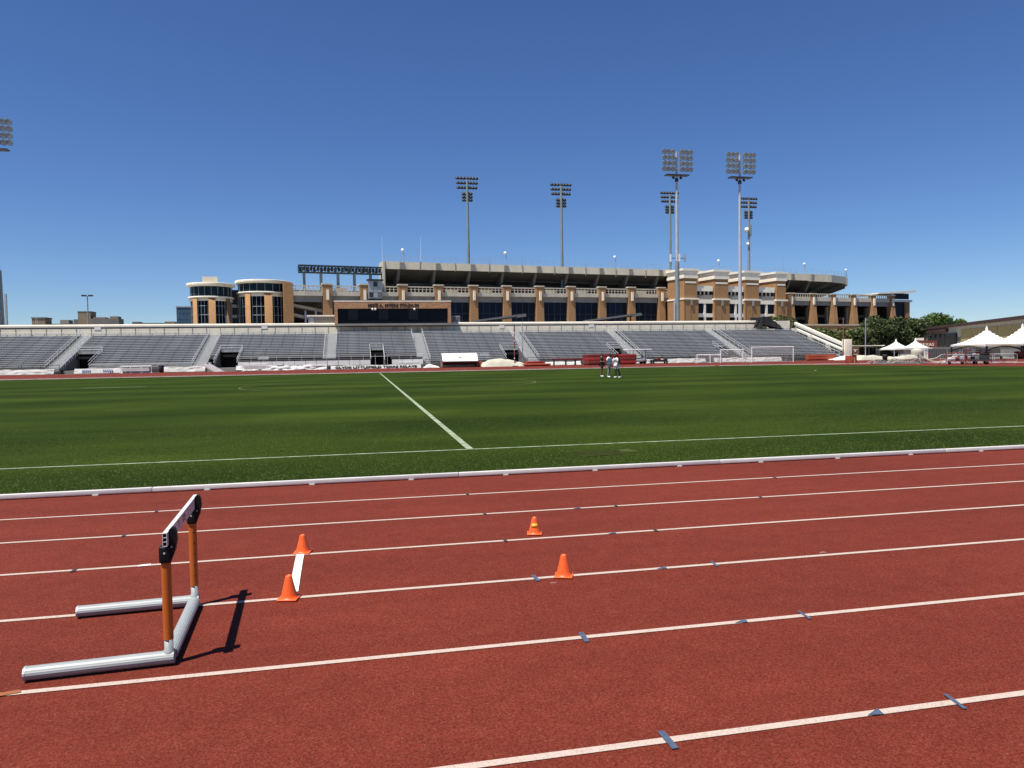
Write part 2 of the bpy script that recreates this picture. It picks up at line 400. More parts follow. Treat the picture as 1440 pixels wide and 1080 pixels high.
def obj(name, me, parent=None, loc=(0, 0, 0), rotz=0):
    o = bpy.data.objects.new(name, me); COL.objects.link(o)
    o.parent = parent; o.location = loc; o.rotation_euler = (0, 0, rotz)
    return o
def tag(o, label, cat, group=None, kind=None):
    o['label'] = label; o['category'] = cat
    if group: o['group'] = group
    if kind: o['kind'] = kind
    return o
def thing(name, label, cat, loc=(0, 0, 0), rotz=0, group=None):
    o = bpy.data.objects.new(name, None); COL.objects.link(o)
    o.location = loc; o.rotation_euler = (0, 0, rotz); o.empty_display_size = 0.2
    return tag(o, label, cat, group)
def struct(o): o['kind'] = 'structure'; return o
def copy_tree(o, loc, label, rotz=None, parent=None):
    c = o.copy(); COL.objects.link(c); c.parent = parent
    if loc is not None: c.location = loc
    if rotz is not None: c.rotation_euler = (0, 0, rotz)
    if label: c['label'] = label
    for ch in list(o.children): copy_tree(ch, None, None, None, c)
    return c
def text_part(name, body, size, m, parent, loc, width=None, depth=0.02, rot=(math.pi / 2, 0, 0), align='LEFT', bold=0.0):
    cu = bpy.data.curves.new(name, 'FONT'); cu.body = body; cu.size = size; cu.extrude = depth; cu.align_x = align
    cu.resolution_u = 3; cu.offset = bold
    t = bpy.data.objects.new(name, cu); COL.objects.link(t)
    bpy.context.view_layer.update()
    me = bpy.data.meshes.new_from_object(t.evaluated_get(bpy.context.evaluated_depsgraph_get()))
    bpy.data.objects.remove(t)
    me.materials.clear(); me.materials.append(m)
    xs = [v.co.x for v in me.vertices]
    w = max(xs) - min(xs)
    k = width / w if width else 1
    for v in me.vertices: v.co.x *= k
    o = obj(name, me, parent, loc); o.rotation_euler = rot
    return o
def soup(name, V, F4, mats, parent=None, smooth=False):
    """fast quad mesh from numpy arrays"""
    me = bpy.data.meshes.new(name)
    nv, nf, k = len(V), len(F4), F4.shape[1]
    me.vertices.add(nv); me.vertices.foreach_set('co', V.astype(np.float32).ravel())
    me.loops.add(nf * k); me.loops.foreach_set('vertex_index', F4.astype(np.int32).ravel())
    me.polygons.add(nf); me.polygons.foreach_set('loop_start', np.arange(0, nf * k, k, dtype=np.int32))
    me.update(calc_edges=True)
    me.materials.append(mats)
    return obj(name, me, parent)

# ------------------------------------------------------------------ ground, track, turf
CX0, CX1, CY, RAD = -40.0, 44.5, 47.65, 37.35          # inner kerb of the 400 m oval
ground = struct(MB().box(-2500, 2500, -2500, 3500, -3, -0.03).build('ground', ASPH))
apron = struct(MB().box(-140, 210, -60, 330, -0.028, -0.012).build('pavement', PLAZA))
track = struct(MB().add([(-95, -14, 0), (104, -14, 0), (104, 119.4, 0), (-95, 119.4, 0)], [(0, 1, 2, 3)]).build('running_track', TRACK))

def oval(r, n=48):
    pts = []
    for i in range(n + 1):
        t = -math.pi / 2 + math.pi * i / n; pts.append((CX1 + r * math.cos(t), CY + r * math.sin(t)))
    for i in range(n + 1):
        t = math.pi / 2 + math.pi * i / n; pts.append((CX0 + r * math.cos(t), CY + r * math.sin(t)))
    return pts
def ring(r0, r1, z, n=48):
    a, b = oval(r0, n), oval(r1, n); k = len(a)
    m = MB(); m.add([(x, y, z) for x, y in a] + [(x, y, z) for x, y in b], [(i, (i + 1) % k, k + (i + 1) % k, k + i) for i in range(k)])
    return m
for y in (8.97, 7.80, 6.61, 5.42, 4.205, 2.98, 1.76, 0.54, -0.68):
    r = CY - y
    ring(r - 0.023, r + 0.023, 0.004).build('lane_line', LINE, track)
# lane marks: thin ticks and small triangles repeated across the lanes
tick = MB().box(-0.016, 0.016, -0.075, 0.075, 0.005, 0.008).mesh('lane_tick', BLUE)
tick_thin = MB().box(-0.010, 0.010, -0.075, 0.075, 0.005, 0.008).mesh('lane_tick', BLUE)
tick_d = MB().box(-0.016, 0.016, -0.05, 0.05, 0.005, 0.008).mesh('lane_tick', mat('dull_mark_paint', (0.05, 0.022, 0.02), 0.8, var=0.2, scale=60))
tri = MB().prism([(-0.045, -0.022), (0.035, -0.028), (0.045, 0.028)], 'z', 0.005, 0.008).mesh('lane_triangle', BLUE)
for y in (2.98, 4.205, 5.42, 6.61, 7.80):
    for x, me, nm in ((1.31, tick, 'lane_tick'), (2.345, tri, 'lane_triangle'), (2.795, tick_thin, 'lane_tick')):
        if y > 6: me = tick_d if me is not tri else tri
        if y > 7: x += 0.02
        obj(nm, me, track, (x + random.uniform(-.01, .01), y + random.uniform(-.006, .006), 0), random.uniform(-0.05, 0.05) + (-0.12 if me is tick_thin else 0))
for x, y in ((-2.28, 6.60), (-2.24, 7.80), (-2.23, 8.97), (1.32, 8.99), (-6.9, 6.61), (5.5, 8.97), (4.6, 7.8)):
    obj('lane_tick', tick_d, track, (x, y, 0), random.uniform(-0.1, 0.1))
MB().add([(-1.80, 6.58, .0052), (-1.70, 6.60, .0052), (-1.71, 6.645, .0052), (-1.79, 6.63, .0052)], [(0, 1, 2, 3)]).build('paint_spot', WHITE, track)
MB().prism([(3.78, 5.475), (3.86, 5.49), (3.85, 5.525), (3.80, 5.515)], 'z', 0.001, 0.003).build('chalk_spot', mat('faint_chalk', (0.24, 0.10, 0.08), 0.9, var=0.25, scale=60), track)
MB().prism([(1.385, 5.27), (1.43, 5.262), (1.44, 5.28), (1.40, 5.30)], 'z', 0.001, 0.003).build('chalk_spot', mat('faint_chalk', (0.24, 0.10, 0.08), 0.9, var=0.25, scale=60), track)
MB().prism([(-1.83, 4.17), (-1.72, 4.20), (-1.74, 4.235), (-1.85, 4.21)], 'z', 0.0052, 0.008).build('tape_mark', BURNT, track)

# turf infield: straight part plus the piece of the right-hand D before the synthetic area
def circ(cx, t): return (cx + (RAD - 0.14) * math.cos(t), CY + (RAD - 0.14) * math.sin(t))
poly = [(CX0, CY - RAD + 0.14), (CX1, CY - RAD + 0.14)]
for i in range(1, 12):
    p = circ(CX1, -math.pi / 2 + i * 0.045)
    if p[0] < 62: poly.append(p)
poly += [(61.5, 40), (59.2, 55.5), (55.4, 73), (53.6, 83.6)]
for i in range(6, 0, -1):
    p = circ(CX1, math.pi / 2 - i * 0.04)
    if p[0] < 53.5: poly.append(p)
poly += [(CX1, CY + RAD - 0.14), (CX0, CY + RAD - 0.14)]
for i in range(1, 20): poly.append(circ(CX0, math.pi / 2 + math.pi * i / 20))
turf = struct(MB().add([(x, y, 0.012) for x, y in poly], [tuple(range(len(poly)))]).build('infield_turf', TURF))

def fline(x0, y0, x1, y1, w=0.1, n=1):
    d = Vector((x1 - x0, y1 - y0)).normalized(); q = Vector((-d.y, d.x)) * w / 2
    return MB().add([(x0 + q.x, y0 + q.y, .017), (x0 - q.x, y0 - q.y, .017), (x1 - q.x, y1 - q.y, .017), (x1 + q.x, y1 + q.y, .017)], [(0, 1, 2, 3)])
fline(-40, 13.24, 52, 13.24, 0.08).build('field_line', CHALK, turf)
fline(2.02, 13.24, 2.70, 81.9, 0.125).build('field_line', CHALK, turf)
fline(-17.6, 53.4, -13.6, 53.4, 0.22).build('field_line', CHALK, turf)
fline(38.6, 56.6, 39.6, 58.0, 0.15).build('field_line', CHALK, turf)
a = MB(); k = 80
vs = [(2.3 + r * math.cos(2 * math.pi * i / k), 47.7 + r * math.sin(2 * math.pi * i / k), .0172) for r in (9.10, 9.19) for i in range(k)]
a.add(vs, [(i, (i + 1) % k, k + (i + 1) % k, k + i) for i in range(k)]); a.build('field_line', mat('faint_chalk_line', (0.10, 0.125, 0.06), 0.95, var=0.4, scale=.8, tint=(0.03, 0.05, 0.01)), turf)
# a sunken sprinkler box lid with a dull square of turf round it
MB().prism([(3.62, 11.62), (4.42, 11.70), (4.50, 12.30), (3.70, 12.28)], 'z', 0.013, 0.019).build('worn_patch', PATCHM, turf)
MB().prism([(4.35, 12.05), (4.78, 12.0), (4.72, 12.36), (4.45, 12.33)], 'z', 0.0125, 0.016).build('worn_patch', mat('dry_turf', (0.060, 0.078, 0.020), 0.95, var=0.25, scale=9, spec=0.03), turf)

# kerb rail round the oval: aluminium sections on small feet
kerb = thing('track_kerb', 'low white aluminium kerb rail between the red lanes and the turf', 'kerb', (0, 0, 0))
sec = MB().bbox(-1.995, 1.995, -0.028, 0.028, 0.014, 0.070, 0.006, 2)
kme = sec.mesh('kerb_section', KERBM)
fm = MB()
for x in (-1.33, 0.0, 1.33): fm.box(x - 0.035, x + 0.035, -0.042, 0.02, 0.001, 0.0135)
fme = fm.mesh('kerb_foot', KERBM)
per = []
n = int((CX1 - CX0) / 4)
for i in range(n):
    per.append((CX0 + 1.4 + 4 * i + 2, CY - RAD, random.uniform(-0.0015, 0.0015), False)); per.append((CX0 + 4 * i + 2, CY + RAD, math.pi, False))
nb = int(math.pi * RAD / 4.0)
for i in range(nb):
    t = -math.pi / 2 + math.pi * (i + .5) / nb
    per.append((CX1 + RAD * math.cos(t), CY + RAD * math.sin(t), t + math.pi / 2, True))
for x, y, rz, arc in per:
    s = obj('kerb_section', kme, kerb, (x, y, 0), rz)
    if y < 30 and -14 < x < 30: obj('kerb_foot', fme, s, (0, 0, 0))

# short grass blades over the near strip of the infield
def blades():
    N = 110000
    y = 10.47 + rng.random(N) ** 1.7 * 11.0
    x = rng.random(N) * (y * 1.95) - y * 0.65
    h = rng.uniform(0.008, 0.020, N); w = rng.uniform(0.0022, 0.0045, N)
    th = rng.uniform(0, 2 * np.pi, N); lean = rng.normal(0, 0.012, (N, 2))
    V = np.zeros((N, 3, 3))
    V[:, 0] = np.stack([x - np.cos(th) * w, y - np.sin(th) * w, np.full(N, 0.012)], 1)
    V[:, 1] = np.stack([x + np.cos(th) * w, y + np.sin(th) * w, np.full(N, 0.012)], 1)
    V[:, 2] = np.stack([x + lean[:, 0], y + lean[:, 1], 0.012 + h], 1)
    F = np.arange(N * 3).reshape(N, 3)
    keep = (np.abs(y - 13.24) > 0.06)
    g = soup('grass', V[keep].reshape(-1, 3), np.arange(keep.sum() * 3).reshape(-1, 3), leaf_mat('grass_blade', (0.052, 0.080, 0.011), (0.100, 0.128, 0.022)))
    tag(g, 'short mown green grass along the white kerb', 'grass', kind='stuff')
blades()

# ------------------------------------------------------------------ stadium across the way
ST_A = R(10.4)
ST_O = Vector((9.37, 230, 0))
stadium = thing('stadium', 'large tan brick and concrete stadium with upper deck behind the bleachers', 'stadium', ST_O, ST_A)
def st(mb, name, m): return mb.build(name, m, stadium)
PIERS = [-17.1, -6.1, 5.7, 17.2, 28.8, 40.3, 52.0, 63.7, 75.6, 87.3, 99.7]
def ztop(s): return 23.5 + 0.014 * max(s, -10)
pier = MB().prism([(-0.9, 23.4), (-0.9, 18.0), (-1.5, 0), (1.5, 0), (1.5, 23.4)], 'x', -1.3, 1.3).mesh('brick_pier', BRICK)
pcap = MB().box(-1.55, 1.55, -1.05, 1.6, 23.4, 23.8).mesh('pier_cap', CONC)
corb = MB().box(-0.36, 0.36, -1.35, -0.7, 18.9, 21.9).mesh('corbel', STONE)
for s in PIERS:
    p = obj('brick_pier', pier, stadium, (s, 0, 0.35 + 0.011 * s))
    obj('pier_cap', pcap, p); obj('corbel', corb, p)
# concourse band, recessed spandrel, glazing with mullions, bay by bay
edges = [-27.5] + PIERS + [109.5]
for i in range(len(edges) - 1):
    a, b = edges[i], edges[i + 1]
    x0, x1 = a + (1.403 if i else 0), b - 1.403
    dz = 0.011 * (a + b) / 2
    st(MB().box(x0, x1, -0.55, 0.6, 20.5 + dz, 21.75 + dz), 'concourse_band', CONC)
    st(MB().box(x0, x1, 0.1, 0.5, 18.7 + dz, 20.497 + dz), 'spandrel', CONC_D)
    # railing: posts, top rail and low kick panels
    r = MB(); r.box(x0, x1, -0.25, -0.05, 23.2 + dz, 23.55 + dz); r.box(x0, x1, -0.2, -0.1, 22.5 + dz, 22.65 + dz)
    k = max(2, int((x1 - x0) / 1.15))
    for j in range(k + 1):
        x = x0 + (x1 - x0 - .22) * j / k; r.box(x, x + 0.22, -0.22, -0.06, 21.753 + dz, 23.197 + dz)
    if i % 3: r.box(x0 + (x1 - x0) * .1, x0 + (x1 - x0) * .55, 0.4, 0.5, 21.9 + dz, 22.9 + dz)
    rm = {3: MAROON, 4: BURNT}.get(i % 7, CONC)
    st(r, 'concourse_railing', CONC)
    if i in (4, 5, 6, 11): st(MB().box(x0 + .3, x1 - .3, -0.04, 0.02, 22.7 + dz, 23.15 + dz), 'red_banner', MAROON)
    if i >= 2:
        npn = 4
        for j in range(npn):
            w = (x1 - x0) / npn
            st(MB().box(x0 + j * w + .05, x0 + (j + 1) * w - .05, 0.62, 0.75, 6, 18.65 + dz), 'window_pane', random.choice([GLASS_B, GLASS_B, GLASS]))
        g = MB()
        for j in range(npn + 1): g.box(x0 + j * w - .04, x0 + j * w + .04, 0.52, 0.7, 6, 18.66 + dz)
        for z in (10.4, 12.9, 15.4): g.box(x0, x1, 0.50, 0.61, z, z + 0.09)
        st(g, 'mullion', MULL_D)
# concourse floor slab + back wall
st(MB().box(-27.4, 214, 0.62, 16, 20.9, 21.3), 'concourse_floor', CONC_D)
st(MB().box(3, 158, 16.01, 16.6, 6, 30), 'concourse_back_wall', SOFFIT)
st(MB().box(-27.4, 1.0, 12, 12.6, 0, 23.0), 'concourse_back_wall', CONC_D)
# left open bay: ramps seen through
for z0, z1 in ((14.6, 18.2), (11.6, 15.4)):
    st(MB().prism([(-27, z1), (-16, z0 + 1.4), (-16, z0 + .6), (-27, z1 - .8)], 'y', 3, 7), 'ramp_slab', CONC)
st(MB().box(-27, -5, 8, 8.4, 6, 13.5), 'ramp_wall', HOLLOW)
for x in (-23.5, -20.5): st(MB().box(x, x + .5, 2.0, 2.5, 6, 16.0), 'ramp_post', GALV)

# upper deck: fascia, soffit, rakers, girders, following one path that bends away at the right end
PATH = [(0.4, 0), (156.7, 0), (168, 0.1), (181, 1.0), (193, 5.5), (202, 12.5), (207.5, 22), (209, 34), (205, 52)]
INNER = [(0.4, 15), (156.7, 15), (164, 15), (171, 16), (177, 18.5), (182, 23), (185, 29), (186, 36), (184, 50)]
def zf(s): return 0.0045 * min(s, 160)
def fascia(m, p, q, z0, z1, th, nrm=None):
    p, q = Vector(p), Vector(q); d = (q - p).normalized(); nn = Vector((-d.y, d.x)) * th
    vs = []
    for (u, s_) in ((p, p.x), (q, q.x), (q + nn, q.x), (p + nn, p.x)):
        vs += [(u.x, u.y, z0 + zf(s_)), (u.x, u.y, z1 + zf(s_))]
    m.add(vs, [(0, 2, 3, 1), (2, 4, 5, 3), (4, 6, 7, 5), (6, 0, 1, 7), (1, 3, 5, 7), (0, 6, 4, 2)])
joints = [0.4] + [(PIERS[i] + PIERS[i + 1]) / 2 for i in range(2, 10)] + [106, 118, 131, 144, 156.7]
for i in range(len(joints) - 1):
    mid = (joints[i] + joints[i + 1]) / 2
    for a, b in ((joints[i] + .12, mid - .03), (mid + .03, joints[i + 1] - .12)):
        m = MB(); fascia(m, (a, 0), (b, 0), 28.85, 31.1, 0.35); st(m, 'fascia_panel', BEIGE)
    st(MB().box(joints[i] - .1, joints[i] + .1, -0.12, 0.42, 28.6, 31.25), 'joint_post', CONC_D)
for i in range(1, len(PATH) - 1):
    m = MB(); fascia(m, PATH[i], PATH[i + 1], 28.4 if i > 1 else 28.6, 31.2, 0.35); st(m, 'fascia_panel', BEIGE)
# soffit and deck as closed strips
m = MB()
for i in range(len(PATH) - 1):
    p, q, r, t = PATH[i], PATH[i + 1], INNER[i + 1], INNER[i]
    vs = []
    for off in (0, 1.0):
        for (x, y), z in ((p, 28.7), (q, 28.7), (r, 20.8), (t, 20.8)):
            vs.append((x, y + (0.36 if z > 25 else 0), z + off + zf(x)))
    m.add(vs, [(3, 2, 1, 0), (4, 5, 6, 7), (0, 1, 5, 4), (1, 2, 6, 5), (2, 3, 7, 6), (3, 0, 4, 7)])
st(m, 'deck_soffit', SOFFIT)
RAKM = mat('raker_concrete', (0.10, 0.092, 0.078), 0.9, var=0.15, scale=0.3)  # grey concrete darkened for the shade under the deck
rk = MB().prism([(0.36, 29.6), (0.36, 28.3), (3.4, 23.2), (4.2, 18.5), (5.6, 18.5), (5.4, 24.0), (14, 22.0), (14, 23.5)], 'x', -0.45, 0.45).mesh('raker_beam', RAKM)
bx = MB().box(-0.75, 0.75, -0.45, -0.01, 28.9, 31.0).mesh('bracket_box', CONC_D)
for s in PIERS[2:] + [115, 126.5, 138, 150, 160, 170]:
    o = obj('raker_beam', rk, stadium, (s - 0.9, 0, zf(s)))
    if s < 101 or s > 159: obj('bracket_box', bx, o, (0.9, 0, -0.1))
for (p, q) in (((181, 1.0), (171, 16)), ((193, 5.5), (177, 18.5)), ((202, 12.5), (182, 23))):
    p, q = Vector(p), Vector(q); d = (q - p); nn = Vector((-d.y, d.x)).normalized() * 0.4
    a, b = p + d * 0.06, q
    vs = [(u.x, u.y, z) for u, z in ((a - nn, 29.0), (a + nn, 29.0), (a + nn, 28.0), (a - nn, 28.0), (b - nn, 22.2), (b + nn, 22.2), (b + nn, 20.4), (b - nn, 20.4))]
    st(MB().add(vs, [(0, 1, 2, 3), (7, 6, 5, 4), (0, 4, 5, 1), (1, 5, 6, 2), (2, 6, 7, 3), (3, 7, 4, 0)]), 'raker_beam', RAKM)
for z, y in ((26.4, 4.6), (24.6, 6.2)):
    st(MB().box(1.0, 158, y, y + 0.5, z, z + 0.75), 'deck_girder', RAKM)
# fence on the deck rim
fr = MB()
for i in range(len(PATH) - 1):
    p, q = Vector(PATH[i]), Vector(PATH[i + 1]); L_ = (q - p).length; k = max(1, int(L_ / 2.6))
    for zz in (31.35, 32.1, 32.95): fr.tube((p.x, p.y + .3, zz + zf(p.x)), (q.x, q.y + .3, zz + zf(q.x)), 0.035, n=4)
    for j in range(k):
        u = p.lerp(q, j / k); fr.tube((u.x, u.y + .3, 31.1), (u.x, u.y + .3, 33.0 + zf(u.x)), 0.045, n=4)
st(fr, 'rim_fence', GALV)
st(MB().box(-0.15, 0.35, -0.3, 6, 21.8, 31.2), 'deck_end_wall', CONC)
# brick towers with stepped pale cornices, window bays between them
TW = [(102.6, 107.9), (115.5, 121.3), (128.9, 135.0), (143.1, 147.4)]
YF = -10.0
for i, (a, b) in enumerate(TW):
    t = st(MB().box(a, b, YF, -0.12, 0, 27.6), 'brick_tower', BRICK)
    c = MB()
    c.box(a - .4, b + .4, YF - .28, -.1, 27.602, 28.5); c.box(a - .15, b + .15, YF - .1, -.1, 28.502, 29.6)
    c.box(a - .5, b + .5, YF - .25, -.1, 29.602, 30.2); c.box(a - .8, b + .8, YF - .45, -.1, 30.202, 30.9)
    c.build('cornice', STONE, t)
    MB().box(a + .3, b - .3, YF - .1, YF - .003, 25.9, 26.5).build('lintel_panel', STONE, t)
    MB().box(a - .6, b + .6, YF - .6, -.1, 20.2, 20.75).build('string_course', STONE, t)
    MB().box((a + b) / 2 - .4, (a + b) / 2 + .4, YF - .75, YF - .261, 18.3, 20.19).build('wall_bracket', CONC_D, t)
    MB().box(a - 0.4, b + 0.4, YF - .26, -.11, 0, 20.19).build('tower_base', BRICK, t)
    for x in (a + .2, (a + b) / 2): MB().box(x - .07, x + .07, YF - .275, YF - .265, 6, 18.2).build('groove_shade_strip', SOFFIT, t)  # dark strips on the brick, painted shade of grooves
for i in range(3):
    a, b = TW[i][1] + .42, TW[i + 1][0] - .42
    y = YF + 1.0
    st(MB().box(a - .4, b + .4, -1.0, -0.5, 24.0, 30.0), 'bay_back_wall', BRICK_R)
    st(MB().box(a, b, y - .5, y, 23.3, 25.2), 'bay_parapet', STONE)
    st(MB().box(a, b, y - .3, y + .1, 20.4, 22.0), 'bay_spandrel', CONC_D)
    st(MB().box(a, b, y - .55, y, 19.0, 20.38), 'bay_band', STONE)
    st(MB().box(a, b, y - .4, y, 14.2, 15.5), 'bay_band', STONE)
    st(MB().box(a, b, y + .01, -1.01, 24.7, 25.0), 'bay_roof', CONC_D)
    w = (b - a) / 4
    for j in range(4):
        st(MB().box(a + j * w + .25, a + (j + 1) * w - .25, y + .15, y + .25, 22.0, 23.29), 'window_pane', GLASS)
        st(MB().box(a + j * w - .249, a + j * w + .249, y - .2, y + .14, 22.0, 23.29), 'window_post', CONC)
    for u, v in ((a + .1, (a + b) / 2 - .4), ((a + b) / 2 + .4, b - .1)):
        st(MB().box(u, v, y + .05, y + .15, 15.5, 18.99), 'window_pane', GLASS_B)
        st(MB().box(u, v, y + .05, y + .15, 8, 14.19), 'window_pane', GLASS)
    st(MB().box((a + b) / 2 - .39, (a + b) / 2 + .39, y - .45, y + .1, 8, 18.99), 'window_post', STONE)
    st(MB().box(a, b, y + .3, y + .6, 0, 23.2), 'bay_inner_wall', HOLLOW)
st(MB().box(147.85, 153.5, -6.5, -0.6, 0, 23.0), 'brick_return', BRICK)
# concourse at the right, on leaning brick buttresses
RP = [158.9, 170.0, 180.6, 191.4, 202.1, 212.6]
butt = MB().prism([(-0.6, 23.6), (-0.6, 21.0), (-0.9, 19.0), (-3.2, 0), (1.4, 0), (1.4, 23.6)], 'x', -1.1, 1.1).mesh('brick_buttress', BRICK)
for s in RP:
    p = obj('brick_buttress', butt, stadium, (s, 0, 0.35))
    obj('pier_cap', pcap, p, (0, 0.2, 0.2)); obj('corbel', corb, p, (0, 0.2, 0.6))
for i in range(5):
    x0, x1 = RP[i] + 1.36, RP[i + 1] - 1.36
    st(MB().box(x0, x1, -0.3, 0.6, 21.3, 22.6), 'concourse_band', CONC)
    st(MB().box(x0, x1, 0.1, 0.5, 19.6, 21.297), 'spandrel', CONC_D)
    r = MB(); r.box(x0, x1, -0.25, -0.05, 23.9, 24.3); r.box(x0, x1, -0.2, -0.1, 22.603, 22.9)
    for j in range(8):
        x = x0 + (x1 - x0 - .3) * j / 7; r.box(x, x + 0.3, -0.22, -0.06, 22.903, 23.897)
    st(r, 'concourse_railing', CONC)
    # things glimpsed in the open bays: slabs and columns
    st(MB().box(x0 - 1, x1 + 1, 9, 10, 15.5 - (i % 2), 16.6 - (i % 2)), 'inner_slab', CONC_D)
    st(MB().box(x0 + 1.5, x0 + 2.6, 6, 7, 0, 19.5), 'inner_column', CONC if i in (2, 3) else CONC_D)
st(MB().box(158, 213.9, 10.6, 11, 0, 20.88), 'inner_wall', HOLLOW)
st(MB().box(158.5, 212, -5.2, -4.6, 0, 11.5), 'terrace_wall', BRICK)
st(MB().box(158.5, 212, -5.4, -4.4, 11.503, 12.0), 'terrace_coping', CONC)
# glazed end pavilion
e = st(MB().box(214.2, 223.0, 0.5, 12, 0, 22.3), 'end_pavilion', SOFFIT)
st(MB().prism([(203.5, 25.0), (224.6, 26.4), (224.6, 25.6), (221, 25.2), (203.5, 24.6)], 'y', -1.8, 13), 'pavilion_roof', STONE)
for j in range(4): st(MB().box(214.4 + j * 2.15, 216.45 + j * 2.15, 0.2, 0.4, 22.75, 25.05), 'window_pane', GLASS_B)
st(MB().box(213.9, 224.2, -0.4, 12.4, 21.6, 22.5), 'pavilion_band', STONE)
st(MB().box(220.4, 222.6, -0.5, 0.45, 0, 21.59), 'brick_pier', BRICK)
for j in range(2):
    for z in (14, 16.6, 19.2): st(MB().box(214.5 + j * 2.9, 217.3 + j * 2.9, 0.25, 0.45, z, z + 2.5), 'window_pane', GLASS_B)

# round glazed towers at the left
def drum(cx, r, zt, roof_over, z_glass0, z_band0, piers, box=None):
    d = MB().lathe([(0, z_band0), (r - .6, z_band0), (r - .6, 0)], 40, (cx, r, 0), smooth=False).build('drum_core', mat('curved_glass', (0.006, 0.012, 0.018), 0.7, var=0.4, scale=0.3, spec=0.02), stadium)
    n = 14
    for i in range(n):
        a0 = math.pi + math.pi * i / n + .012; a1 = math.pi + math.pi * (i + 1) / n - .012
        MB().lathe([(r - .5, z_glass0), (r - .5, zt - 1.2)], 2, (cx, r, 0), a0=a0, a1=a1, mi=0).build('window_pane', GLASS_G, d)
    MB().lathe([(r - .75, z_band0 + .1), (r - .75, zt - 1.1)], 40, (cx, r, 0)).build('upper_wall', GLASS_L, d)
    MB().lathe([(0, z_glass0 - .5), (r + .22, z_glass0 - .5), (r + .22, z_glass0 - .06), (r + .1, z_glass0), (0, z_glass0)], 48, (cx, r, 0)).build('drum_band', CAPM, d)
    MB().lathe([(r - .6, z_band0), (r - .25, z_band0), (r - .25, z_glass0 - .51), (r - .6, z_glass0 - .51)], 48, (cx, r, 0)).build('lintel_ring', CAPM, d)
    ro = roof_over
    MB().lathe([(0, zt - 1.05), (r + ro - .6, zt - 1.0), (r + ro, zt - .62), (r + ro, zt - .15), (r + ro - .1, zt), (0, zt + .05)], 48, (cx, r, 0), smooth=False).build('roof_slab', CAPM, d)
    for i in range(11):
        a = math.pi + math.pi * i / 10; x, y = cx + (r - .44) * math.cos(a), r + (r - .44) * math.sin(a)
        MB().box(x - .06, x + .06, y - .06, y + .06, z_glass0, zt - 1.02).build('upper_mullion', MULL, d)
    for c, w in piers:
        # angular brick pier standing proud of the glass
        a = math.asin(max(-.999, min(.999, (c - cx) / r)))
        da = w / r / 2 * 1.0
        MB().lathe([(r - .5, z_glass0 - .52), (r + .12, z_glass0 - .52), (r + .12, 0)], 4, (cx, r, 0), a0=-math.pi / 2 + a - da, a1=-math.pi / 2 + a + da).build('brick_pier', BRICK, d)
    g = MB()
    for i in range(19):
        a = math.pi + math.pi * i / 18
        x, y = cx + (r - .52) * math.cos(a), r + (r - .52) * math.sin(a)
        g.box(x - .06, x + .06, y - .06, y + .06, 6, z_band0)
    for z in (9.5, 12, 14.5, 17):
        g.lathe([(r - .55, z), (r - .45, z), (r - .45, z + .1), (r - .55, z + .1)], 32, (cx, r, 0))
    g.build('mullion', MULL, d)
    for c, w in piers[:-1]:
        pass
    if box: MB().box(*box).build('roof_box', BEIGE, d)
drum(-49.0, 6.0, 23.6, 0.55, 19.8, 18.5, [(-53.3, 1.6), (-48.9, 1.8), (-44.6, 1.5)], box=(-51.2, -47.2, 4, 8, 23.6, 25.6))
drum(-34.6, 7.5, 24.8, 0.4, 21.4, 20.0, [(-39.3, 1.7), (-33.8, 2.2), (-41.9, .9)])
st(MB().box(-29.6, -26.9, -0.6, 6, 0, 23.9), 'brick_pier', BRICK)
st(MB().box(-43.6, -41.6, 7, 14, 0, 22.2), 'link_wall', GLASS_L)
for z in (11, 14, 17): st(MB().box(-43.5, -41.5, 6.7, 6.99, z, z + .9), 'link_floor', CONC)
# speaker cage on the parapet
cg = st(MB().box(-5.1, -1.0, -1.6, -1.2, 19.6, 24.9), 'speaker_cage', GALV)
MB().box(-5.4, -.7, -2.2, 0, 24.9, 25.4).build('cage_roof', DARK, cg)
for j in range(3):
    for k in range(3): MB().box(-4.9 + j * 1.33, -3.75 + j * 1.33, -1.75, -1.61, 20.0 + k * 1.62, 21.4 + k * 1.62).build('speaker_panel', random.choice([DARK, GALV, GALV, ROOFG]), cg)
MB().box(-5.1, -1.0, -1.8, -1.3, 19.1, 19.55).build('cage_base', HOLLOW, cg)

# lighting truss left of the deck
truss = thing('light_truss', 'long dark lighting truss on five posts above the stadium concourse', 'truss', ST_O + Matrix.Rotation(ST_A, 3, 'Z') @ Vector((-12, 2, 21)), ST_A)
t = MB()
for y in (-.8, .8):
    for z in (6.3, 8.35): t.box(-13, 12.2, y - .16, y + .16, z - .16, z + .16)
for i in range(26):
    x = -13 + i * .97
    for y in (-.8, .8):
        t.box(x - .07, x + .07, y - .07, y + .07, 6.45, 8.2)
        z0, z1 = (6.4, 8.3) if i % 2 else (8.3, 6.4)
        if i < 25: t.tube((x, y, z0), (x + .97, y, z1), .08, n=4)
t.build('truss_frame', TRUSSM, truss)
for i in range(24):
    x = -12.5 + i * 1.03
    MB().box(x - .34, x + .34, -.55, .55, 6.65 + .25 * (i % 2), 7.9).build('lamp_housing', DARK, truss)
for x in (-11.4, -6.5, -1.5, 3.4, 8.3): MB().box(x - .38, x + .38, -.4, .4, -1, 6.13).build('truss_post', POLE_D, truss)

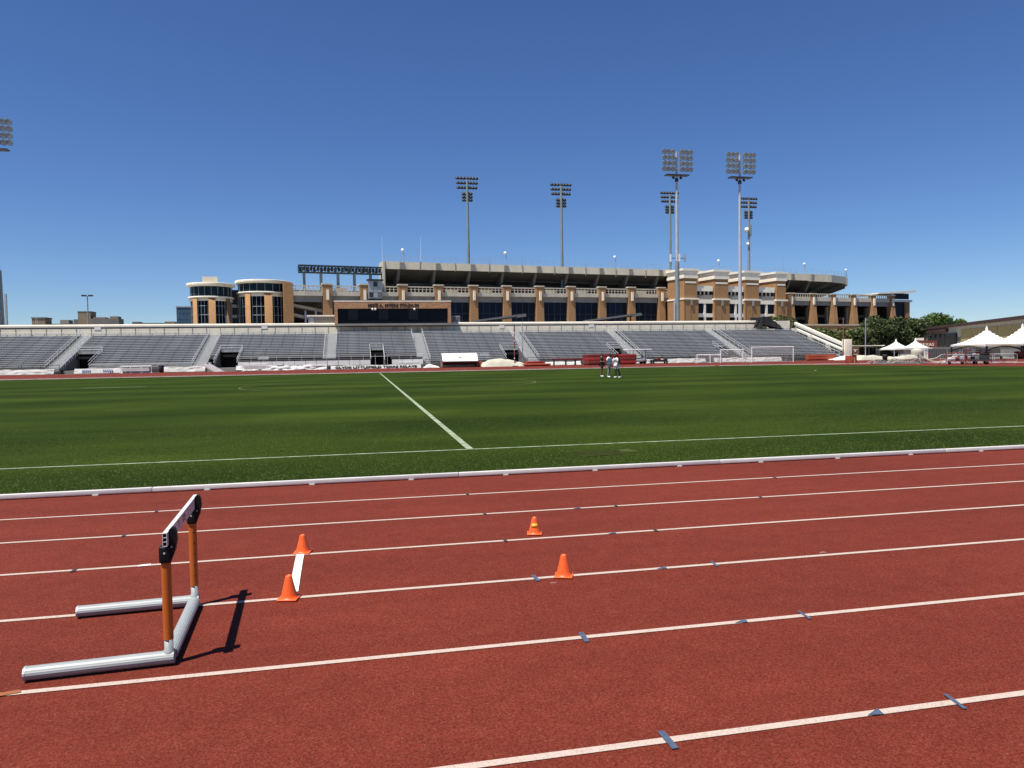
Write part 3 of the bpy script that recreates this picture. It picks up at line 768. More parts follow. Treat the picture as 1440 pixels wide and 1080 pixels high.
# ------------------------------------------------------------------ grandstand
stand = thing('grandstand', 'long grey aluminium bleacher grandstand with pale panelled back wall', 'grandstand', (0, 121, 0))
AIS = [-64.0, -43.7, -23.4, -3.9, 11.2, 29.5, 48.4, 69.0]
AW = 1.9
XR = 87.2
ROWS, DY, Z0, DZ = 19, 0.82, 0.80, 0.288
VOM = [(-42.4, -38.9, 3.1), (-21.3, -17.9, 3.1), (2.6, 4.8, 2.9), (24.9, 28.2, 2.8), (44.6, 47.2, 2.8), (65.3, 67.8, 2.6)]
def bench_mesh(L):
    m = MB()
    m.box(0, L, 0.0, 0.03, -DZ + .005, -0.005, 1)                # riser, darkened for the shade below the seats
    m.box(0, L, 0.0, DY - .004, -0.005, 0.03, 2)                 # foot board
    m.box(0, L, 0.44, 0.70, 0.40, 0.45, 0); m.box(0, L, 0.405, 0.438, 0.33, 0.452, 4)   # seat plank and front lip, the lip lightened like a sunlit edge
    k = max(1, round(L / 1.85))
    for i in range(k + 1):
        x = min(L - .08, max(0.0, L * i / k))
        m.box(x, x + 0.05, 0.47, 0.66, 0.032, 0.398, 3); m.box(x, x + 0.05, 0.392, 0.404, 0.33, 0.452, 0)
    return m.mesh('bench_row', [ALU, ALU_D, ALU_D, ALU_D, mat('sunlit_seat_lip', (0.46, 0.475, 0.48), 0.6, var=0.15, scale=0.6)])
BM = {}
def bench(x0, x1, i):
    L = round(x1 - x0, 2)
    if L < 0.5: return
    if L not in BM: BM[L] = bench_mesh(L)
    obj('bench_row', BM[L], stand, (x0, DY * i, Z0 + DZ * i))
bounds = [-85.0] + AIS + [XR + AW / 2]
for k in range(len(bounds) - 1):
    x0, x1 = bounds[k] + AW / 2, bounds[k + 1] - AW / 2
    center = -23.5 < (x0 + x1) / 2 < 11.3
    for i in range(5 if center else 0, ROWS):
        segs = [(x0, x1)]
        for a, b, zt in VOM:
            if Z0 + DZ * (i - 1) < zt:
                ns = []
                for u, v in segs:
                    if b <= u or a >= v: ns.append((u, v)); continue
                    if a - u > .4: ns.append((u, a))
                    if v - b > .4: ns.append((b, v))
                segs = ns
        for u, v in segs: bench(u, v, i)
# aisles: half steps and sloped handrails
stepm = MB()
for i in range(ROWS * 2):
    stepm.box(-AW / 2 + .01, AW / 2 - .01, DY / 2 * i, DY / 2 * (i + 1) + .25, Z0 + DZ / 2 * (i - 1) - .20, Z0 + DZ / 2 * i - .051, 1)
    stepm.box(-AW / 2 + .01, AW / 2 - .01, DY / 2 * i - .04, DY / 2 * (i + 1) + .02, Z0 + DZ / 2 * i - .05, Z0 + DZ / 2 * i, 0)
stepme = stepm.mesh('aisle_stair', [mat('lit_step_tread', (0.66, 0.66, 0.63), .6, var=.1, scale=2), STEP])  # treads lightened against darker risers, step relief put into the colour
def rail_mesh(i0, i1):
    m = MB()
    f = lambda i, h: (0, DY * i + .1, Z0 + DZ * i + h)
    for h in (0.95, 0.5): m.tube(f(i0, h), f(i1, h), 0.03, n=5)
    for i in range(i0, i1 + 1, 2): m.tube(f(i, 0), f(i, .95), 0.028, n=5)
    return m.mesh('handrail', ALU_L)
rails = {}
for j, x in enumerate(AIS):
    s = obj('aisle_stair', stepme, stand, (x, 0, 0))
    for side, (i0, i1) in ((-1, (0, 18)), (1, (9 if j % 2 else 12, 18))):
        if j in (4, 5, 6, 7): side = -side
        if (i0, i1) not in rails: rails[(i0, i1)] = rail_mesh(i0, i1)
        obj('handrail', rails[(i0, i1)], s, (side * (AW / 2 + .02), 0, 0))
# entrance tunnels
for a, b, zt in VOM:
    zc = Z0 + DZ * math.floor((zt - Z0) / DZ + 1)
    dpt = DY * ((zc - Z0) / DZ) + .5
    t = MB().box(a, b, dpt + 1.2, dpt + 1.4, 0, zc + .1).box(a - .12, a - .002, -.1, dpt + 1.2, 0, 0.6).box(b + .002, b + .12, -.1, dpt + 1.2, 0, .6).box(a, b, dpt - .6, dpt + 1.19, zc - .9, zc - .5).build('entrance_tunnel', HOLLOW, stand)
    # stepped side walls and guard rails
    for x in (a - .06, b + .06):
        w = MB()
        for i in range(int((zc - Z0) / DZ) + 1): w.box(x - .05, x + .05, DY * i, DY * (i + 1), 0.61, Z0 + DZ * i)
        w.build('tunnel_wall', ALU_D, t)
    g = MB()
    for z in (zc + 1.0, zc + .55): g.tube((a, dpt, z), (b, dpt, z), .035, n=5)
    for x in (a, (a + b) / 2, b): g.tube((x, dpt, zc), (x, dpt, zc + 1.0), .03, n=5)
    for x in (a, b):
        for h in (.55, 1.0): g.tube((x, dpt, zc + h), (x, .2, Z0 + h), .035, n=5)
        for i in range(5): u = i / 5; g.tube((x, dpt + (.2 - dpt) * u, zc + (Z0 - zc) * u), (x, dpt + (.2 - dpt) * u, zc + (Z0 - zc) * u + 1.0), .025, n=4)
    g.build('guard_rail', ALU_L, t)
    MB().box(a, b, dpt + .01, dpt + .06, zc - .1, zc + .42).build('tunnel_header', STEP, t)
# short stairs over the central front wall
for x in (-14.2, 19.8, 21.6):
    s = MB()
    for i in range(8): s.box(x - .8, x + .8, .15 + i * .42, 3.7, Z0 - .2 + i * .2, Z0 + .0 + i * .2)
    s.build('front_stair', STEP, stand)
# central front wall with pale panels and walkway rail
for i in range(17):
    x0 = -17.6 + i * 1.68
    if 2.3 < x0 + .8 < 5.1: continue
    MB().box(x0, x0 + 1.62, -.25, -.15, 0.62, 1.40).build('front_panel', FABRIC, stand)
    MB().box(x0, x0 + 1.66, -.2, 3.9, 1.55, 1.72).build('walkway_slab', ALU_D, stand)
g = MB()
g.tube((-17.6, -.2, 2.25), (2.4, -.2, 2.25), .035, n=5); g.tube((5, -.2, 2.25), (11, -.2, 2.25), .035, n=5); g.tube((-17.6, -.2, 1.95), (11, -.2, 1.95), .03, n=5)
for i in range(16): g.tube((-17.6 + i * 1.9, -.2, .1), (-17.6 + i * 1.9, -.2, 2.25), .03, n=5)
g.build('walkway_rail', ALU_L, stand)
for x0, x1 in ((-85, -42.6), (-38.6, -21.5), (11.3, 24.7), (28.4, 44.4), (47.4, 65.1), (68, 86.5)):
    g = MB()
    for z in (1.35, .95): g.tube((x0, -.3, z), (x1, -.3, z), .03, n=5)
    k = int((x1 - x0) / 2.4)
    for i in range(k + 1): g.tube((x0 + (x1 - x0) * i / k, -.3, 0), (x0 + (x1 - x0) * i / k, -.3, 1.4), .035, n=5)
    g.build('front_rail', DARK if x0 > 11 or x0 < -50 else ALU_L, stand)
MB().box(-85, XR, .3, 5, .0, .5).build('plinth', CONC_D, stand)
MB().box(-85, XR, 15.7, 17.2, 0, 6.1).build('top_walkway', ALU_D, stand)
# back wall: panels, joint posts, painted shadow strip and rounded cap
BW = 17.0
pan = MB().box(0.03, 2.27, BW, BW + .15, 6.11, 7.36).mesh('wall_panel', mat('cream_wall_panel', (0.80, 0.73, 0.56), .8, var=.08, scale=.6))
post = MB().box(-.04, .04, BW - .05, BW - .003, 6.11, 7.4).mesh('wall_post', CONC_D)
x = -85.0
while x < 84.5:
    if not (79 < x < 81.5):
        o = obj('wall_panel', pan, stand, (x, 0, 0)); obj('wall_post', post, o)
    x += 2.3
def capseg(x0, x1): return MB().prism([(BW - .04, 7.62), (BW - .07, 7.68), (BW - .07, 7.94), (BW + .06, 8.12), (BW + .9, 8.12), (BW + .9, 7.62)], 'x', x0, x1)
x = -85
while x < 84.9:
    x1 = min(x + 9.2, 85); capseg(x, x1 - .02).build('wall_cap', CAPM, stand); x = x1
MB().box(-85, 85, BW + .02, BW + .8, 7.37, 7.61).build('cap_shadow_strip', CONC_D, stand)  # grey band standing in for the shade under the cap
g = MB()
g.tube((-85, 16.1, 6.75), (85, 16.1, 6.75), .03, n=5)
for i in range(60): g.tube((-85 + i * 2.88, 16.1, 6.1), (-85 + i * 2.88, 16.1, 6.78), .028, n=4)
g.build('top_rail', GALV, stand)
for x, z in ((-42.6, 7.2), (-15.5, 7.22), (1.9, 6.85), (7.4, 6.8), (27.5, 7.0), (45.3, 7.05)):
    MB().box(x - .5, x + .5, BW - .06, BW - .02, z - .05, z + .5).build('section_sign', FABRIC if x < 0 or x > 20 else GALV, stand)
# right-hand end: sloping concrete parapets of the exit ramp
def slope(x0, x1, ya, za, yb, zb, h, name, m):
    vs = [(x, y, z + d) for x in (x0, x1) for (y, z) in ((ya, za), (yb, zb)) for d in (0, h)]
    return MB().add(vs, [(0, 1, 3, 2), (4, 6, 7, 5), (0, 4, 5, 1), (2, 3, 7, 6), (1, 5, 7, 3), (0, 2, 6, 4)]).build(name, m, stand)
slope(88.9, 89.5, 16.5, 7.25, .2, 2.35, .45, 'ramp_parapet', CAPM)
slope(89.1, 89.3, 16.5, 5.2, .2, .3, 1.9, 'ramp_wall', CONC_D)
slope(87.9, 88.3, 14.0, 5.9, -.2, 1.7, .3, 'ramp_parapet', CAPM)
slope(88.31, 88.88, 16.0, 5.2, -.2, 0.3, .4, 'ramp_floor', CONC_D)
for y, zt in ((14.6, 6.4), (9.0, 4.9), (3.4, 3.1)): MB().box(87.55, 88.25, y, y + .8, 0, zt).build('ramp_pillar', CAPM, stand)
for i in range(9):
    y = 13.2 - i * 1.5; z = 4.75 - i * .44
    MB().box(87.45, 87.52, y - 1.36, y, z - .75 - .2, z - .1).build('ramp_panel', STEP, stand)
g = MB()
for h in (0.55, 1.05): g.tube((87.4, 14, 5.0 + h), (87.4, -.3, .9 + h), .04, n=5)
for i in range(10): u = i / 9; g.tube((87.4, 14 - 14.3 * u, 4.9 - 4.1 * u), (87.4, 14 - 14.3 * u, 6.0 - 4.1 * u), .035, n=5)
for h in (.3, .7): g.tube((88.6, 15.5, 6.2 + h), (88.6, 0, 1.7 + h), .05, n=5)
g.build('ramp_rail', ALU_L, stand)
MB().bbox(88.5, 89.95, -.3, .6, 0, 3.78, .03).build('end_pillar', CAPM, stand)
MB().box(84.5, 88, 16.6, 18, 0, 8.0).build('corner_block', CAPM, stand)

# press box on the rim
pb = thing('press_box', 'brick fronted press box with dark glass front above the bleachers', 'press box', (0, 136, 0))
MB().box(-3.3, 17.6, 0.0, 9, 10.6, 11.82).build('brick_front', BRICK_R, pb)
MB().box(-3.36, 17.66, -.03, 9.1, 11.823, 12.02).build('roof_coping', STONE, pb)
MB().box(-3.3, -2.75, 0.0, 9, 7.9, 10.597).build('brick_pier', BRICK_R, pb)
MB().box(17.05, 17.6, 0.0, 9, 7.9, 10.597).build('brick_pier', BRICK_R, pb)
MB().box(-3.3, 17.6, 0.0, 9, 7.55, 7.897).build('floor_slab', CONC_D, pb)
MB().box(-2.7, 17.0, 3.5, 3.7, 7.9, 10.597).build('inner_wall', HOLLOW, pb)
w = 19.75 / 11
for i in range(11):
    x0 = -2.73 + i * w
    MB().box(x0 + .02, x0 + w - .02, .6, .64, 8.6, 10.59).build('window_pane', GLASS_L if i in (1, 4, 7) else GLASS, pb)
    MB().box(x0 + .02, x0 + w - .02, .55, .64, 7.9, 8.58).build('window_pane', GLASS, pb)
for x in (3.4, 3.9, 10.9): MB().lathe([(0, .22), (.15, .16), (.2, 0), (.15, -.16), (0, -.22)], 8, (x, -.25, 10.45)).build('camera_dome', WHITE, pb)
text_part('press_box_lettering', 'MIKE A. MYERS STADIUM', 0.82, BROWNL, pb, (2.56, -.02, 10.9), width=9.1, depth=.05, bold=.03)

# sloping canopy roofs behind the rim, and small rooftop plant
for x0, x1, lab in ((22.2, 32.3, 'left sloping grey canopy roof on posts behind the bleacher rim'), (44.4, 55.8, 'right sloping grey canopy roof, nearer the tall light poles, behind the bleacher rim')):
    c = thing('sloping_canopy', lab, 'canopy', ((x0 + x1) / 2, 139.6, 8.1), group='sloping canopies behind the bleachers')
    L_ = x1 - x0
    m = Matrix.Translation((0, 0, .85)) @ Matrix.Rotation(-R(7.0), 4, 'Y')
    MB().obox(m, L_, 2.6, .34).build('roof_panel', ROOFG, c)
    MB().obox(m @ Matrix.Translation((0, 0, -.24)), L_ * .96, .3, .25).build('roof_beam', DARK, c)
    MB().obox(m @ Matrix.Translation((L_ * .5 - .8, -.6, -.2)), 1.8, 1.5, .35).build('roof_end_box', ROOFG, c)
    for x in (-L_ * .3, L_ * .34): MB().box(x - .12, x + .12, -.12, .12, -8.1, .62 + x * .12).build('roof_post', DARK, c)
    MB().box(-L_ * .44, -L_ * .08, -.4, .4, -.5, .25).build('plant_box', DARK, c)
rc = thing('rooftop_unit', 'low pale service hut left of the press box', 'hut', (-5.7, 139.5, 0))
MB().box(-2.3, 2.3, -.6, 1.8, 0, 9.35).build('hut_wall', CONC_D, rc); MB().box(-2.5, 2.5, -.9, 2, 9.353, 9.6).build('hut_roof', STONE, rc)
MB().box(-2.1, -1.3, -.66, -.61, 8.2, 9.2).build('hut_door', GALV, rc)
rc = thing('air_unit', 'small grey air conditioning unit right of the press box', 'air conditioner', (18.8, 138.8, 0))
MB().box(-.8, .8, -.5, .5, 0, 9.35).build('unit_casing', GALV, rc)
for i in range(3): MB().box(-.7 + i * .48, -.26 + i * .48, -.56, -.51, 8.25, 9.2).build('grille', CONC_D if i == 1 else ROOFG, rc)
# crumpled black cover over gear at the right end of the rim
cv = MB()
def fcov(u, v):
    x = -3.1 + 6.3 * u; y = -1 + 2.2 * v
    h = max(0, min((u + .05) / .22, 1)) * max(0, min((1 - u) / .55, 1)) * (1 if .12 < v < .88 else .3)
    z = 6.0 + 2.75 * h + .35 * noise.noise(Vector((x * 1.2, y * 1.4, 2))) * (h > .1)
    return (x, y + .3 * noise.noise(Vector((x, z, 5))), z)
cv.grid(fcov, 24, 8, smooth=False)
cov = thing('covered_rig', 'crumpled black cover over equipment at right end of bleacher rim', 'tarpaulin', (82.6, 136.4, 0))
cv.build('cover', HOLLOW, cov); MB().box(-4.4, -1.9, -.6, -.2, 8.0, 8.6).build('rig_arm', DARK, cov)
for x in (-2, 1.5): MB().box(x, x + .2, 0, .2, 0, 6.4).build('rig_leg', DARK, cov)

# ------------------------------------------------------------------ light towers
def flood_mesh(r, shell, face, back=False):
    m = MB()
    prof = [(0, .5 * r), (r * .35, .48 * r), (r * .75, .28 * r), (r, -.05 * r), (r, -.22 * r)]
    rot = Matrix.Rotation(R(90 + 28), 4, 'X')      # axis turned to face -Y and down
    if back: rot = Matrix.Rotation(R(-90 - 28), 4, 'X')
    rot = rot @ Matrix.Rotation(math.pi, 4, 'X') if not back else rot @ Matrix.Rotation(math.pi, 4, 'X')
    m.lathe(prof, 12, m=rot, mi=0)
    m.lathe([(r * .96, -.12 * r), (r * .5, .0), (0, .05 * r)], 12, m=rot, mi=1)
    return m.mesh('floodlight', [shell, face])
FL = flood_mesh(0.53, LAMPB, LAMPF)
FB = flood_mesh(0.64, LAMPD, LAMPF, True)
def near_tower(x, label, antenna=0):
    t = thing('light_tower', label, 'light tower', (x, 141, 0), group='tall light towers at the bleachers')
    MB().tube((0, 0, 0), (0, 0, 42.4), .44, .20, n=16).build('pole', POLE, t)
    arms = MB()
    for k in range(4): arms.box(-3.15, 3.15, -.08, .08, 38.75 + k * 1.14, 38.9 + k * 1.14)
    for xx in (-2.6, -.9, .9, 2.6): arms.box(xx - .05, xx + .05, .09, .2, 38.6, 42.4)
    arms.build('cross_arm', GALV, t)
    for k in range(4):
        for j in range(6):
            u = (-2.85, -1.93, -1.0, 1.0, 1.93, 2.85)[j]
            obj('floodlight', FL, t, (u, -.45, 38.85 + k * 1.14), random.uniform(-.25, .25))
    MB().box(-2.45, 2.45, -.9, .5, 37.55, 37.75).build('platform', DARK, t)
    for u in (-.8, .8): obj('floodlight', FB, t, (u, -.3, 37.15)).scale = (.5, .5, .5)
    MB().box(-.26, .26, -.3, .3, 36.4, 37.1).build('junction_box', DARK, t)
    if antenna:
        h = 21.0
        for u, y in ((-1.55, -.3), (.15, -.75), (1.6, -.2)):
            MB().box(u - .15, u + .15, y - .12, y + .12, h - .75, h + .75).build('antenna_panel', WHITE if u < 1 else GALV, t)
        a = MB(); a.tube((-1.6, 0, h), (1.6, 0, h), .07, n=6); a.tube((0, 0, h), (0, -.8, h), .07, n=6); a.build('antenna_bracket', DARK, t)
        MB().tube((0, 0, 7), (0, 0, 20.4), .50, .44, n=14).build('cable_sleeve', POLE_D, t)
        MB().box(-.95, -.72, -.5, -.3, 8.2, 12.5).build('cable_cover', ALU_L, t)
    return t
near_tower(64.7, 'tall floodlight tower with white antenna panels halfway up its pole', 1)
near_tower(78.7, 'tall floodlight tower right of the one carrying antenna panels', 0)
lt = near_tower(-58.65, 'tall floodlight tower cut by the left edge of the picture', 0)
MB().tube((.0, 0, 6), (.0, 0, 17.5), .75, .55, n=14).build('pole_sleeve', POLE_D, lt)
MB().box(1.0, 1.3, -.4, -.1, 8, 13.5).build('antenna_panel', GALV, lt)

def far_tower(x, y, top, label, horn=False):
    t = thing('stadium_light_tower', label, 'light tower', (x, y, 0), group='light towers of the stadium')
    MB().tube((0, 0, 0), (0, 0, top - 1), .62, .38, n=12).build('pole', POLE_D, t)
    a = MB()
    for k in range(3): a.box(-3.4 + .15 * k, 3.4 - .15 * k, -.05, .05, top - .68 - k * 1.55, top - .6 - k * 1.55)
    for k in range(3): a.box(-1.3, 1.3, -.05, .05, top - 5.68 - k * 1.05, top - 5.6 - k * 1.05)
    a.build('cross_arm', DARK, t)
    for k in range(3):
        for j in range(7): obj('floodlight', FB, t, ((-3.2 + .15 * k) + j * (6.4 - .3 * k) / 6, .3, top - .5 - k * 1.55))
    for k in range(3):
        for u in (-1.25, -.45, .45, 1.25): obj('floodlight', FB, t, (u, .3, top - 5.6 - k * 1.05))
    if horn:
        for z, u, r in ((top - 12.6, -1.1, 1.0), (top - 18, -.7, .7)):
            MB().lathe([(0, r * .5), (r * .6, r * .4), (r, -r * .4), (r * .8, -r * .4), (0, 0)], 12, m=Matrix.Rotation(R(100), 4, 'X'), c=(u, -.7, z)).build('loudspeaker', WHITE, t)
        MB().box(.2, .9, -.6, .2, top - 15, top - 10.5).build('speaker_rack', POLE_D, t)
    return t
far_tower(37.9, 245, 61.3, 'leftmost light tower rising from the stadium upper deck')
far_tower(70.2, 245, 60.2, 'second light tower from left above the stadium deck')
far_tower(117.5, 262, 62.5, 'stadium light tower behind the pole with antenna panels')
far_tower(148.9, 260, 60.9, 'stadium light tower with white loudspeakers on its pole', True)

# pole cameras and thin rods on the stadium rim
def st_pt(s, y, z): return ST_O + Matrix.Rotation(ST_A, 3, 'Z') @ Vector((s, y, z))
cam0 = None
for s, lab in ((6.4, 'white pole camera on the stadium rim above the press box'), (40.5, 'white pole camera between the two leftmost stadium towers'), (81.5, 'white pole camera right of the second stadium tower'), (125.5, 'white pole camera above the brick towers'), (166.5, 'white pole camera on the bend of the upper deck'), (200.5, 'white pole camera at the far right end of upper deck')):
    if cam0 is None:
        cam0 = thing('pole_camera', lab, 'security camera', st_pt(s, .3, 31.0), ST_A, 'pole cameras on the stadium rim')
        MB().tube((0, 0, 0), (0, 0, 4.0), .11, n=6).build('post', GALV, cam0)
        MB().lathe([(0, .6), (.4, .45), (.5, 0), (.35, -.4), (0, -.55)], 10, (-.3, 0, 3.7)).build('camera_dome', WHITE, cam0)
    else:
        y = 12 if s > 199 else .3
        copy_tree(cam0, st_pt(s, y, 31.2 + zf(s)), lab)
rod0 = None
for s, z, h, lab in ((-.3, 21.5, 17, 'white rod antenna at the left end of the stadium upper deck'), (11.8, 31, 8, 'thin white rod between the press box camera and tower'), (34.6, 31, 6, 'thin rod right of leftmost stadium tower'), (46, 31, 6.5, 'thin rod left of the second stadium tower'), (69.5, 31, 5.5, 'thin rod just right of the second stadium tower'), (139, 31.5, 7, 'thin rod above the third brick tower'), (155.5, 31.5, 8, 'thin rod right of the fourth brick tower')):
    r = thing('lightning_rod', lab, 'antenna', st_pt(s, .1, z), ST_A, 'thin rods on the stadium rim')
    MB().tube((0, 0, 0), (0, 0, h), .075 if h < 10 else .13, .03, n=5).build('rod', WHITE if s < 20 else GALV, r)
    MB().box(-.15, .15, -.15, .15, -.2, .5).build('rod_base', GALV, r)

# ------------------------------------------------------------------ distant buildings on the left
def block(name, lab, boxes, loc):
    t = thing(name, lab, 'building', loc, group='far buildings beyond the bleachers')
    for nm, b, m in boxes: MB().box(*b).build(nm, m, t)
    return t
D = 300
block('distant_building', 'small brown block with flat roof at far left skyline', [('wall', (-2.2, 2.2, 0, 6, 0, 18.0), BOX_BR), ('roof', (-2.4, 2.4, -.2, 6.2, 18.0, 18.4), BOX_GY)], (-112.2, D, 0))
block('distant_building', 'low grey roofline with dark units and a red brown end', [('wall', (-9, 9, 0, 8, 0, 16.2), BOX_GY), ('roof_unit', (-3, 0, 0, 4, 16.2, 17.6), CONC_D), ('roof_unit', (1.5, 6.5, 0, 4, 16.2, 17.8), BOX_GY), ('roof_unit', (6.6, 8.8, 0, 4, 16.2, 18.2), BOX_RD)], (-103.5, D + 4, 0))
block('distant_building', 'taller tan block beside a tall parking lot lamp', [('wall', (-2.6, 1.6, 0, 6, 0, 20.0), BOX_BR), ('roof', (-2.7, 1.7, -.1, 6.1, 20.0, 20.3), BOX_GY), ('annex', (1.65, 11, 0, 6, 0, 17.6), BOX_GY), ('roof_unit', (8, 10.8, 0, 4, 17.6, 18.4), BOX_BR), ('roof_unit', (2.5, 6.5, 0, 4, 17.6, 18.1), BOX_BR)], (-95.2, D - 4, 0))
block('distant_building', 'low dark roof bump on the skyline right of the tan block', [('wall', (-1.2, 1.2, 0, 5, 0, 16.6), BOX_GY), ('annex', (1.25, 9, 0, 5, 0, 16.1), BOX_GY), ('roof_unit', (10, 13.5, 0, 4, 0, 16.6), BOX_BR)], (-79.6, D, 0))
bt = thing('office_tower', 'blue grey glass office block behind the left round tower', 'building', (-83.8, 400, 0))
MB().box(-3.2, 3.6, 0, 9, 0, 28.6).build('tower_core', BOX_GY, bt)
for i in range(4):
    for j in range(5): MB().box(-3.1 + i * 1.66, -1.55 + i * 1.66, -.15, -.01, 13.2 + j * 3.1, 16.1 + j * 3.1).build('window_pane', TOWER_G, bt)
MB().box(-3.4, 3.8, -.4, 9.4, 28.603, 29.2).build('roof_edge', GALV, bt)
lp = thing('street_lamp', 'tall dark parking lot lamp beside the far tan block', 'lamp', (-63.8, 200, 0))
MB().tube((0, 0, 0), (0, 0, 18), .2, .13, n=8).build('pole', POLE_D, lp)
for x in (-.75, .75): MB().box(x - .5, x + .5, -.35, .35, 17.9, 18.25).build('lamp_head', DARK, lp)
MB().tube((-1, 0, 17.95), (1, 0, 17.95), .07, n=6).build('lamp_arm', DARK, lp)
for x, lab in ((-57, 'twin thin mast on the rim near the left light tower'), (-17.5, 'twin thin mast on the rim left of the round towers')):
    rr = thing('twin_mast', lab, 'mast', (x * 139 / 137 - .5 if x > -50 else -52.3, 139, 0), group='twin thin masts behind the rim')
    if x > -50: rr.location.x = -21.9
    for d in (-.12, .12): MB().tube((d, 0, 0), (d, 0, 9.4), .03, n=5).build('mast_rod', GALV, rr)
    MB().box(-.3, .3, -.06, .06, 9.38, 9.46).build('mast_bar', GALV, rr)

# ------------------------------------------------------------------ beige building and tents at the right
bp0, bp1 = Vector((150, 173)), Vector((104, 87))
d = (bp1 - bp0); Lb = d.length
bb = thing('field_house', 'long beige and yellow brick building with brown roof edge behind the tents', 'building', (bp0.x, bp0.y, 0), math.atan2(d.y, d.x))
MB().box(0, Lb, 0, 14, 0, 4.4).build('wall', CONC_D, bb)
for i in range(8):
    x0 = 36 + i * 7.8
    MB().box(x0, x0 + 7.5, -.12, -.01, 2.0, 6.0).build('brick_panel', BRICK_Y, bb)
MB().box(0, Lb, 0.002, 14, 4.41, 6.75).build('upper_wall', BEIGE, bb)
MB().box(-.3, Lb, -.8, 14.3, 6.753, 7.35).build('roof_edge', mat('brown_roof', (0.07, 0.030, 0.026), 0.7, var=0.1), bb)
MB().box(9, 26, -.9, -.01, 5.75, 6.45).build('brown_fascia', mat('brown_roof', (0.07, 0.030, 0.026)), bb)
MB().box(11, 33, -.6, -.02, 2.6, 5.2).build('recess_shade_box', HOLLOW, bb)  # solid dark box standing in for the shade of a recess
for i in range(5): MB().box(12 + i * 4.2, 12.5 + i * 4.2, -1.2, -.61, 0, 5.2).build('porch_post', DARK, bb)
MB().box(2, 9, -.3, -.02, 0, 5.6).build('end_bay', CONC, bb)
MB().box(2.8, 6.2, -.42, -.31, .4, 3.2).build('window', GLASS_L, bb)
sg = thing('red_sign', 'dark red sign board with pale lettering beside the small tents', 'sign', (118.5, 135, 0), R(-12))
MB().box(-2.15, 2.15, -.1, .1, 1.9, 3.5).build('sign_board', mat('sign_red', (0.17, 0.035, 0.022), 0.6, var=0.08), sg)
text_part('sign_lettering', 'TEXAS', .85, STONE, sg, (-1.5, -.11, 2.4), width=3.0, depth=.02)
for x in (-1.9, 1.9): MB().tube((x, .2, 0), (x, .2, 3.3), .09, n=6).build('sign_post', DARK, sg)
MB().box(-2.2, -.4, .3, .5, 3.6, 4.1).build('sign_header', STONE, sg)

def tent(loc, half, eave, peak, lab, group, walls=(), rotz=0, arch=.35):
    t = thing('peaked_tent', lab, 'tent', loc, rotz, group)
    def top(u, v):
        x, y = (u * 2 - 1) * half, (v * 2 - 1) * half
        r = max(abs(x), abs(y)) / half
        ridge = 1 - .12 * (1 - abs(abs(x) - abs(y)) / half) * r * (1 - r) * 2
        return (x, y, eave + (peak - eave) * (1 - r) ** 1.55 * ridge)
    m = MB().grid(top, 20, 20)
    # valance with arched lower edge, four sides
    for k in range(4):
        c, s = math.cos(k * math.pi / 2), math.sin(k * math.pi / 2)
        def val(u, v):
            x = (u * 2 - 1) * half
            drop = .34 * (1 - (arch * 1.2) * (1 - (u * 2 - 1) ** 2)) if v else 0
            y = -half - (.0 if v == 0 else .01)
            return (x * c - y * s, x * s + y * c, eave - drop)
        m.grid(val, 14, 1)
    m.build('canopy', FABRIC, t)
    lg = MB()
    legme = MB().tube((0, 0, 0), (0, 0, eave - .05), .10 if half > 2.6 else .05, n=8).mesh('leg', BLACK if half > 2.6 else ALU_L)
    for a in (-1, 1):
        for b in (-1, 1): obj('leg', legme, t, (a * (half - .08), b * (half - .08), 0))
    fr = MB()
    for k in range(4):
        c, s = math.cos(k * math.pi / 2), math.sin(k * math.pi / 2)
        q = lambda x, y, z: (x * c - y * s, x * s + y * c, z)
        fr.path([q(-half + .1 + (2 * half - .2) * i / 8, -half + .05, eave - .95 + (.58 if half > 2.6 else .75) * (1 - (i / 4 - 1) ** 2)) for i in range(9)], .11 if half > 2.6 else .04, n=5)
    fr.build('frame', DARK, t)
    MB().lathe([(0, .45), (.05, .3), (.14, .1), (.2, -.15), (.16, -.3)], 10, (0, 0, peak)).build('finial', FABRIC, t)
    if half < 2.6: MB().box(-half + .1, half - .1, half - .3, half - .25, 0, eave - .3).build('tent_shade_sheet', HOLLOW, t)  # dark sheet at the back, added so the inside looks shaded
    for k in walls:
        c, s = math.cos(k * math.pi / 2), math.sin(k * math.pi / 2)
        def wl(u, v): x, y = (u * 2 - 1) * half, -half + .04; return (x * c - y * s, x * s + y * c + .03 * math.sin(u * 20), eave * v)
        MB().grid(wl, 16, 2).build('side_wall', FABRIC, t)
    return t
tent((94.95, 96, 0), 3.35, 2.35, 4.75, 'big white peaked tent, left one of the pair', 'big white tents', arch=.45)
tent((101.75, 96.2, 0), 3.35, 2.35, 5.1, 'big white peaked tent at the right picture edge', 'big white tents', arch=.45)
tent((99.7, 121.2, 0), 2.1, 1.95, 3.35, 'small white peaked tent with open dark front', 'small white tents', arch=.2)
tent((103.75, 121, 0), 2.0, 1.95, 3.45, 'small white peaked tent with white side wall', 'small white tents', walls=(0, 3), arch=.0)
